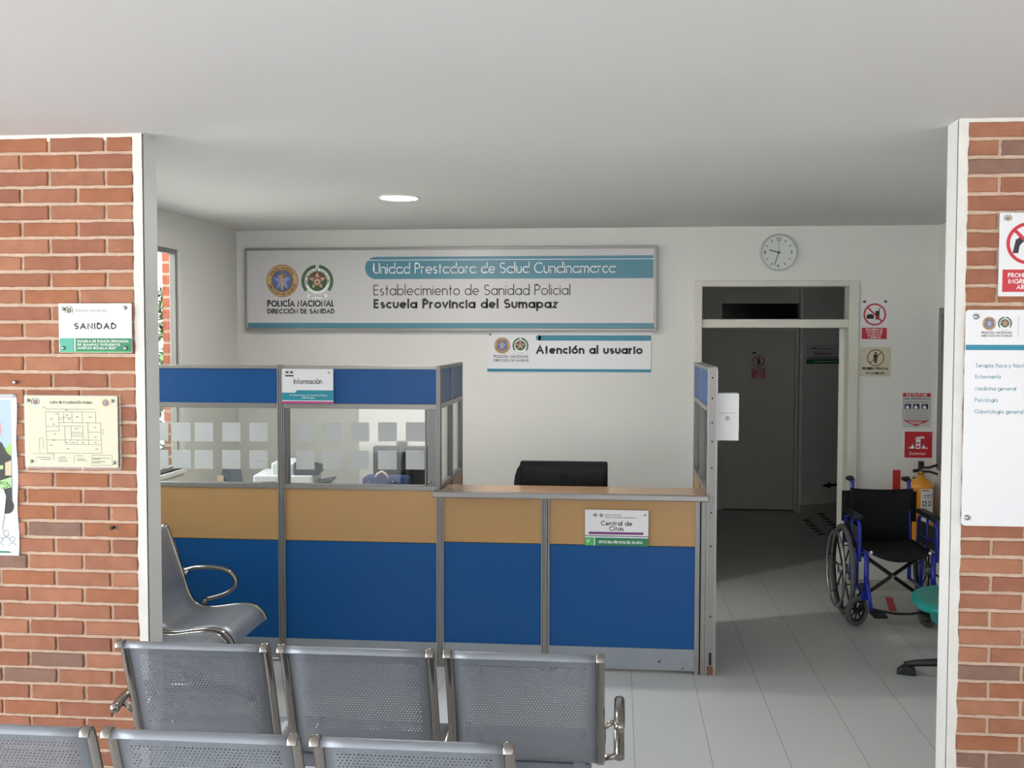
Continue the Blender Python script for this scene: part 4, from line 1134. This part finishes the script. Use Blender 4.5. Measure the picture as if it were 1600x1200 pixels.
# swivel chairs
def swivel_chair(label, loc, rz, seat_m, back_m, zseat=.45, zback=.92, star_r=.30, a0=0., sr=.225, pan=False):
    root = thing('swivel_chair', label, 'chair', loc, rz)
    m = MB().mt('black_plastic').lathe([(.04, .05), (.04, .1), (.03, .12)], n=16)
    m.build('hub', root)
    for k in range(5):
        a = 2*PI*k/5+a0; c, s_ = math.cos(a), math.sin(a)
        pts = [(c*.03, s_*.03, .088), (c*star_r*.5, s_*star_r*.5, .078), (c*star_r*.8, s_*star_r*.8, .066), (c*star_r, s_*star_r, .05)]
        lg = MB().mt('black_plastic').tube(pts, [.026, .022, .019, .017], 8).build('leg', root)
        MB().mt('black_plastic').prism([(-.05, .0), (.05, 0), (.045, .022), (.02, .045), (-.02, .05), (-.046, .03)], -.026, .026, 'y').xform(Matrix.Translation((c*(star_r-.01), s_*(star_r-.01), 0)) @ Matrix.Rotation(a, 4, 'Z')).build('glide', lg, bevel=.005)
    MB().mt('chrome').tube([(0, 0, .1), (0, 0, zseat-.04)], .025, 12).build('column', root)
    # moulded seat: a dished, rounded square with a rolled lip
    m = MB().mt(seat_m); n = 28; rings = []
    for rr, dz in ((.02, -.016), (.5, -.012), (.8, 0), (.93, .004), (1.0, -.004), (1.02, -.022), (.99, -.034)):
        p = []
        for k in range(n):
            a = 2*PI*k/n; c, s_ = math.cos(a), math.sin(a)
            q = (abs(c)**3.2+abs(s_)**3.2)**(-1/3.2)
            front = -.03*max(0, (s_*q*rr))**3
            p.append((c*q*rr*sr, s_*q*rr*sr, zseat+dz+front))
        rings.append(m.add(p))
    for i in range(len(rings)-1):
        for k in range(n): m.face((rings[i]+k, rings[i]+(k+1) % n, rings[i+1]+(k+1) % n, rings[i+1]+k), True)
    m.face([rings[0]+k for k in range(n)]); m.face([rings[-1]+k for k in range(n)])
    m.build('seat', root)
    if pan: MB().mt(seat_m).lathe([(.20, zseat-.025), (.19, zseat-.05), (.17, zseat-.14), (.10, zseat-.16), (.03, zseat-.165)], n=24).build('seat_pan', root)
    # backrest shell
    m = MB().mt(back_m); rows = 9; cols = 9; K = []
    for side in (0, 1):
        for i in range(rows):
            t = i/(rows-1); hw = .2*(1-.25*abs(2*t-1)**3)
            for j in range(cols):
                u = -1+2*j/(cols-1)
                K.append((u*hw, -.235-.05*t+.05*u*u+side*.012, zseat+.13+t*(zback-zseat-.13)))
    k = m.add(K); N = rows*cols
    for i in range(rows-1):
        for j in range(cols-1):
            q = k+i*cols+j; m.face((q, q+1, q+cols+1, q+cols), True); m.face((N+q, N+q+cols, N+q+cols+1, N+q+1), True)
    b = [i*cols for i in range(rows)]; 
    rim = [j for j in range(cols)]+[cols*(i+1)+cols-1 for i in range(rows-1)]+[cols*(rows-1)+j for j in range(cols-2, -1, -1)]+[cols*i for i in range(rows-2, 0, -1)]
    for i in range(len(rim)): p, q = k+rim[i], k+rim[(i+1) % len(rim)]; m.face((p, q, N+q, N+p))
    m.build('backrest', root)
    MB().mt('black_plastic').tube([(0, -.05, zseat-.05), (0, -.2, zseat-.04), (0, -.262, zseat+.04), (0, -.27, zseat+.25)], .016, 8).build('back_support', root)
    return root
swivel_chair('teal plastic swivel chair with a black star base in front of the wheelchair', (1.835, 5.82, 0), PI/2, 'teal', 'teal', .45, .9, .30, PI/2-.26, .255, True)
swivel_chair('black office chair behind the reception desk', (-.50, 6.98, 0), PI, 'black_fabric', 'black_fabric', .47, .965)

# ------------------------------------------------------------------ waiting benches
def catmull(P, n=6):
    out = []
    for i in range(len(P)-1):
        p0, p1, p2, p3 = P[max(i-1, 0)], P[i], P[i+1], P[min(i+2, len(P)-1)]
        for k in range(n):
            t = k/n
            out.append(tuple(.5*((2*p1[d])+(-p0[d]+p2[d])*t+(2*p0[d]-5*p1[d]+4*p2[d]-p3[d])*t*t+(-p0[d]+3*p1[d]-3*p2[d]+p3[d])*t**3) for d in range(len(p1))))
    out.append(tuple(P[-1])); return out
PROF = catmull([(-.024, .802), (-.018, .815), (-.004, .820), (.010, .808), (.030, .755), (.058, .672), (.088, .580), (.114, .495), (.146, .430), (.19, .400), (.26, .395), (.35, .408), (.43, .416), (.48, .407), (.52, .380), (.542, .338)], 5)
SW, PITCH = .512, .540
def seat_shell(x):
    m = MB().mt('perforated_steel'); hw = SW/2-.026; s_ = 0; n = 6
    prev = None; rows = []
    for p in PROF:
        if prev: s_ += math.hypot(p[0]-prev[0], p[1]-prev[1])
        prev = p
        k = m.add([(x-hw+2*hw*i/n, p[0], p[1]) for i in range(n+1)])
        for i in range(n+1): m.uv[k+i] = (-hw+2*hw*i/n, s_)
        rows.append(k)
    for a, b in zip(rows, rows[1:]):
        for i in range(n): m.face((a+i, a+i+1, b+i+1, b+i), True)
    return m
def strap(x0, x1, th=.014):
    """chrome edge bar following the shell"""
    m = MB().mt('chrome'); A = []
    for i, p in enumerate(PROF):
        q0, q1 = PROF[max(i-1, 0)], PROF[min(i+1, len(PROF)-1)]
        d = (q1[0]-q0[0], q1[1]-q0[1]); l = math.hypot(*d); nx, nz = -d[1]/l*th/2, d[0]/l*th/2
        xm = (x1-x0)*.18
        A.append(m.add([(x0, p[0]+nx*.3, p[1]+nz*.3), (x0+xm, p[0]+nx, p[1]+nz), (x1-xm, p[0]+nx, p[1]+nz), (x1, p[0]+nx*.3, p[1]+nz*.3), (x1, p[0]-nx*.3, p[1]-nz*.3), (x1-xm, p[0]-nx, p[1]-nz), (x0+xm, p[0]-nx, p[1]-nz), (x0, p[0]-nx*.3, p[1]-nz*.3)]))
    for a, b in zip(A, A[1:]):
        for k in range(8): m.face((a+k, a+(k+1) % 8, b+(k+1) % 8, b+k), True)
    m.face([A[0]+k for k in range(8)]); m.face([A[-1]+k for k in range(8)])
    # rounded end cap at the rolled top
    m.tube([(x0+.004, -.019, .806), (x1-.004, -.019, .806)], .006, 10)
    return m
def bench_proto(label, n, arms):
    root = thing('waiting_bench', label, 'bench')
    for i in range(n):
        x = (i-(n-1)/2)*PITCH
        seat_shell(x).build('seat_shell', root, solid=.002)
        hw = SW/2
        strap(x-hw, x-hw+.028).build('edge_bar', root); strap(x+hw-.028, x+hw).build('edge_bar', root)
    L = n*PITCH/2
    MB().mt('beam_steel').box(-L+.06, L-.06, .25, .31, .32, .37).build('beam', root, bevel=.006)
    for i in range(n):
        x = (i-(n-1)/2)*PITCH
        for q in (-.17, .17): MB().mt('beam_steel').box(x+q-.02, x+q+.02, .20, .40, .37, .396).build('seat_bracket', root)
    for sx in (-1, 1):
        x = sx*(L-.30)
        lg = MB().mt('chrome').tube([(x, .28, .33), (x, .28, .06)], .028, 12).build('leg', root)
        MB().mt('chrome').tube([(x, .0, .02), (x, .10, .052), (x, .28, .062), (x, .46, .052), (x, .56, .02)], [.018, .022, .026, .022, .018], 10).build('foot', lg)
        for yy in (.0, .56): MB().mt('rubber').lathe([(.02, 0), (.02, .016), (.012, .02)], (x, yy, 0), 12).build('glide', lg)
    for sx in arms:
        x = sx*(L-.012+.045)
        path = catmull([(x, .075, .572), (x, .14, .588), (x, .23, .590), (x, .305, .578), (x, .352, .540), (x, .352, .495), (x, .305, .455), (x, .24, .432), (x, .19, .42)], 5)
        m = MB().mt('chrome').tube(path, .012, 12, sx=1.5)
        m.ball((x, .070, .570), .018)
        m.tube([(x, .105, .580), (x-sx*.035, .098, .565), (x-sx*.05, .095, .555)], .009, 8).tube([(x, .2, .424), (x-sx*.05, .2, .414)], .011, 8)
        m.build('armrest', root)
    return root
b2 = bench_proto('perforated steel three seat waiting bench standing between the other row and the reception counter', 3, (-1, 1))
# row by the opening, row nearest the viewer, row along the left wall
b2.location = (-.833, 3.33, 0); b2.rotation_euler = (0, 0, 0)
b1 = copy_tree(b2); b1['label'] = 'perforated steel waiting bench with its seat backs cut by the lower picture edge'
b1.location = (-1.044, 2.575, 0)
b3 = bench_proto('', 2, (-1, 1)); b3['label'] = 'grey waiting bench standing sideways under the window, its armrest against the partition'
b3.location = (-2.365, 5.42-PITCH, 0); b3.rotation_euler = (0, 0, -PI/2)

# ------------------------------------------------------------------ fire extinguisher
root = thing('fire_extinguisher', 'yellow fire extinguisher with a white label hanging on the wall behind the wheelchair', 'fire extinguisher', (2.121, YB-.105, .36))
prof = [(.03, 0), (.078, .004), (.084, .02), (.084, .40)]+[(.084*math.cos(math.radians(a))*.8+.0168, .40+.065*math.sin(math.radians(a))) for a in range(10, 80, 12)]+[(.03, .468), (.022, .475), (.022, .49)]
MB().mt('extinguisher').lathe(prof, n=32).build('cylinder', root)
MB().mt('brass').lathe([(.02, .488), (.022, .5), (.022, .515), (.012, .52)], n=16).build('valve', root)
MB().mt('black_plastic').tube([(-.02, 0, .515), (0, -.01, .54), (.05, -.03, .545), (.10, -.04, .565)], .009, 8).tube([(0, -.01, .515), (.05, -.03, .515), (.10, -.045, .50)], .008, 8).build('handle', root)
MB().mt('black_plastic').rbox(-.018, .016, -.014, .014, .53, .585, .006).tube([(-.018, 0, .52), (-.055, 0, .515)], .012, 8).build('pressure_head', root)
m = MB().mt('print_white'); n = 12; R_ = .0848
for i in range(n):
    a, b = math.radians(-104+ i*68/n), math.radians(-104+(i+1)*68/n)
    k = m.add([(R_*math.cos(a), R_*math.sin(a), .17), (R_*math.cos(b), R_*math.sin(b), .17), (R_*math.cos(b), R_*math.sin(b), .40), (R_*math.cos(a), R_*math.sin(a), .40)]); m.face((k, k+1, k+2, k+3))
def band(z0, z1, a0, a1, mm):
    m.mt(mm)
    for i in range(4):
        a, b = math.radians(a0+(a1-a0)*i/4), math.radians(a0+(a1-a0)*(i+1)/4); R3 = .0852
        k = m.add([(R3*math.cos(a), R3*math.sin(a), z0), (R3*math.cos(b), R3*math.sin(b), z0), (R3*math.cos(b), R3*math.sin(b), z1), (R3*math.cos(a), R3*math.sin(a), z1)]); m.face((k, k+1, k+2, k+3))
band(.335, .345, -100, -40, 'safety_red'); band(.35, .36, -96, -42, 'ink_soft'); band(.385, .392, -100, -66, 'safety_red')
band(.28, .315, -98, -78, 'ink'); band(.28, .315, -68, -50, 'ink'); band(.286, .309, -95, -81, 'print_white'); band(.286, .309, -65, -53, 'print_white')
band(.225, .25, -98, -84, 'ink_soft'); band(.232, .238, -74, -46, 'ink_soft'); band(.2, .206, -96, -46, 'ink_soft')
m.build('label_sticker', root)
MB().mt('black_plastic').box(-.03, .03, .07, .105, .38, .46).box(-.088, .088, .06, .105, .2, .22).build('wall_bracket', root)

# ------------------------------------------------------------------ wheelchair (faces the viewer, -y)
wc = thing('wheelchair', 'blue framed wheelchair with black fabric seat parked by the corridor door', 'wheelchair', (1.755, 7.08, 0), .03)
def circ(x, y, z, r, n=36): return [(x, y+r*math.cos(2*PI*i/n), z+r*math.sin(2*PI*i/n)) for i in range(n)]
for sx in (-1, 1):
    x = sx*.275
    wh = MB().mt('grey_rubber').tube(circ(x, .10, .295, .278), .017, 10, closed=True).build('rear_wheel', wc)
    MB().mt('black_plastic').tube(circ(x, .10, .295, .256), .010, 8, closed=True).build('wheel_rim', wh)
    MB().mt('hand_rim').tube(circ(x+sx*.048, .10, .295, .245), .009, 8, closed=True).build('hand_rim', wh)
    m = MB().mt('black_plastic')
    for k in range(8):
        a = 2*PI*k/8; m.tube([(x, .10+.03*math.cos(a), .295+.03*math.sin(a)), (x, .10+.25*math.cos(a), .295+.25*math.sin(a))], .006, 6)
    for k in range(6):
        a = 2*PI*k/6+.2; m.tube([(x, .10+.25*math.cos(a), .295+.25*math.sin(a)), (x+sx*.048, .10+.245*math.cos(a), .295+.245*math.sin(a))], .004, 6)
    m.build('spokes', wh)
    MB().mt('hand_rim').lathe([(.03, -.03), (.035, -.02), (.035, .02), (.03, .03), (.01, .035)], (x, .10, .295), 16, 'x').build('hub', wh)
    # caster
    xc = sx*.222
    TR = Matrix.Translation((xc, -.19, 0)) @ Matrix.Rotation(math.radians(-58), 4, 'Z')
    ct = MB().mt('grey_rubber').tube(circ(0, -.045, .095, .078, 28), .017, 10, closed=True).xform(TR).build('caster_wheel', wc)
    m = MB().mt('black_plastic').tube(circ(0, -.045, .095, .060, 24), .008, 6, closed=True)
    for k in range(7):
        a = 2*PI*k/7; m.tube([(0, -.045, .095), (0, -.045+.058*math.cos(a), .095+.058*math.sin(a))], .005, 6)
    m.lathe([(.016, -.018), (.016, .018), (.005, .02)], (0, -.045, .095), 12, 'x').xform(TR).build('caster_spokes', ct)
    MB().mt('black_plastic').tube([(-.026, -.045, .095), (-.026, -.01, .185), (0, 0, .205), (.026, -.01, .185), (.026, -.045, .095)], .009, 8).lathe([(.02, .2), (.02, .26), (.014, .265)], (0, 0, 0), 12).xform(TR).build('caster_fork', wc)
    # frame: back post with push handle, front post, rails, armrest
    xf = sx*.205
    m = MB().mt('wheel_blue')
    m.tube(catmull([(xf*.93, .235, .20), (xf*.93, .235, .45), (xf*.92, .24, .68), (xf*.9, .25, .82), (xf*.9, .265, .853), (xf*.9, .31, .862)], 4), .0125, 10)
    m.tube([(xf, -.215, .17), (xf, -.215, .455)], .0155, 10).tube([(xf, -.215, .455), (xf*.97, .235, .455)], .0125, 10).tube([(xf, -.215, .20), (xf*.97, .235, .20)], .0125, 10)
    m.tube([(xf, .03, .2), (xf, .03, .455)], .0125, 10)
    m.build('side_frame', wc)
    m = MB().mt('wheel_blue').tube(catmull([(sx*.238, -.17, .40), (sx*.238, -.175, .58), (sx*.238, -.165, .62), (sx*.238, -.12, .65), (sx*.238, .05, .653), (sx*.238, .15, .645), (sx*.238, .20, .60), (sx*.238, .21, .45)], 4), .0115, 10)
    m.tube([(sx*.238, .02, .65), (sx*.238, .02, .45)], .009, 8).tube([(sx*.238, -.175, .52), (sx*.238, .21, .52)], .008, 8)
    m.build('arm_frame', wc)
    MB().mt('black_plastic').rbox(sx*.238-.03, sx*.238+.03, -.14, .17, .657, .689, .012, 'y').build('arm_pad', wc, bevel=.008)
    MB().mt('rubber').box(sx*.238-.003, sx*.238+.003, -.16, .2, .462, .61).build('side_guard', wc)
    MB().mt('black_plastic').tube([(xf*.9, .29, .863), (xf*.9, .38, .857)], .0165, 10).tube([(xf*.9, .262, .857), (xf*.9, .30, .869)], .018, 10).build('push_grip', wc)
    MB().mt('wheel_blue').tube([(sx*.205, -.23, .30), (sx*.205, -.26, .26), (sx*.2, -.33, .12)], .012, 8).box(sx*.205-.03, sx*.205+.012, -.245, -.205, .17, .23).build('footrest_hanger', wc)
    MB().mt('black_plastic').prism([(sx*.20, -.40), (sx*.12, -.40), (sx*.11, -.27), (sx*.20, -.27)], .095, .112, 'z').build('footplate', wc, bevel=.003)
    MB().mt('print_white').ball((sx*.18, -.225, .468), .011).build('frame_cap', wc)
    MB().mt('black_plastic').tube([(sx*.24, -.03, .47), (sx*.262, -.10, .50), (sx*.28, -.16, .515)], .007, 8).build('brake_lever', wc)
m = MB().mt('black_plastic').tube([(-.19, -.06, .15), (.19, -.04, .42)], .0125, 8).tube([(.19, -.06, .15), (-.19, -.04, .42)], .0125, 8)
m.build('cross_brace', wc)
MB().mt('hand_rim').lathe([(.01, -.082), (.01, -.066), (.004, -.064)], (0, 0, .285), 12, 'y').build('brace_bolt', wc)
MB().mt('black_plastic').tube([(-.20, -.275, .125), (-.05, -.29, .10), (.05, -.29, .10), (.20, -.275, .125)], .008, 8).build('foot_strap', wc)
def cloth(rows, name, solid=.006):
    m = MB().mt('black_fabric'); K = []
    for r in rows: K.append(m.add(r))
    n = len(rows[0])
    for a, b in zip(K, K[1:]):
        for i in range(n-1): m.face((a+i, a+i+1, b+i+1, b+i), True)
    m.build(name, wc, solid=solid)
us = [-1+2*i/10 for i in range(11)]
cloth([[(u*.20, y, .472-(1-u*u)*(.028+dz)) for u in us] for y, dz in ((-.23, .035), (-.222, .01), (-.1, 0), (.05, 0), (.2, 0), (.24, 0))], 'seat_sling')
cloth([[(u*(.205 if t > .3 else .198), .238+.03*(1-u*u)-.012, z_-(1-u*u)*.014*(t > .9)) for u in us] for z_, t in ((.425, 0), (.55, .3), (.66, .5), (.74, .8), (.812, 1))], 'back_sling')
cloth([[(u*.245+.0, .285+.02*(1-u*u), z_) for u in us] for z_ in (.58, .66, .74, .785)], 'back_pocket')
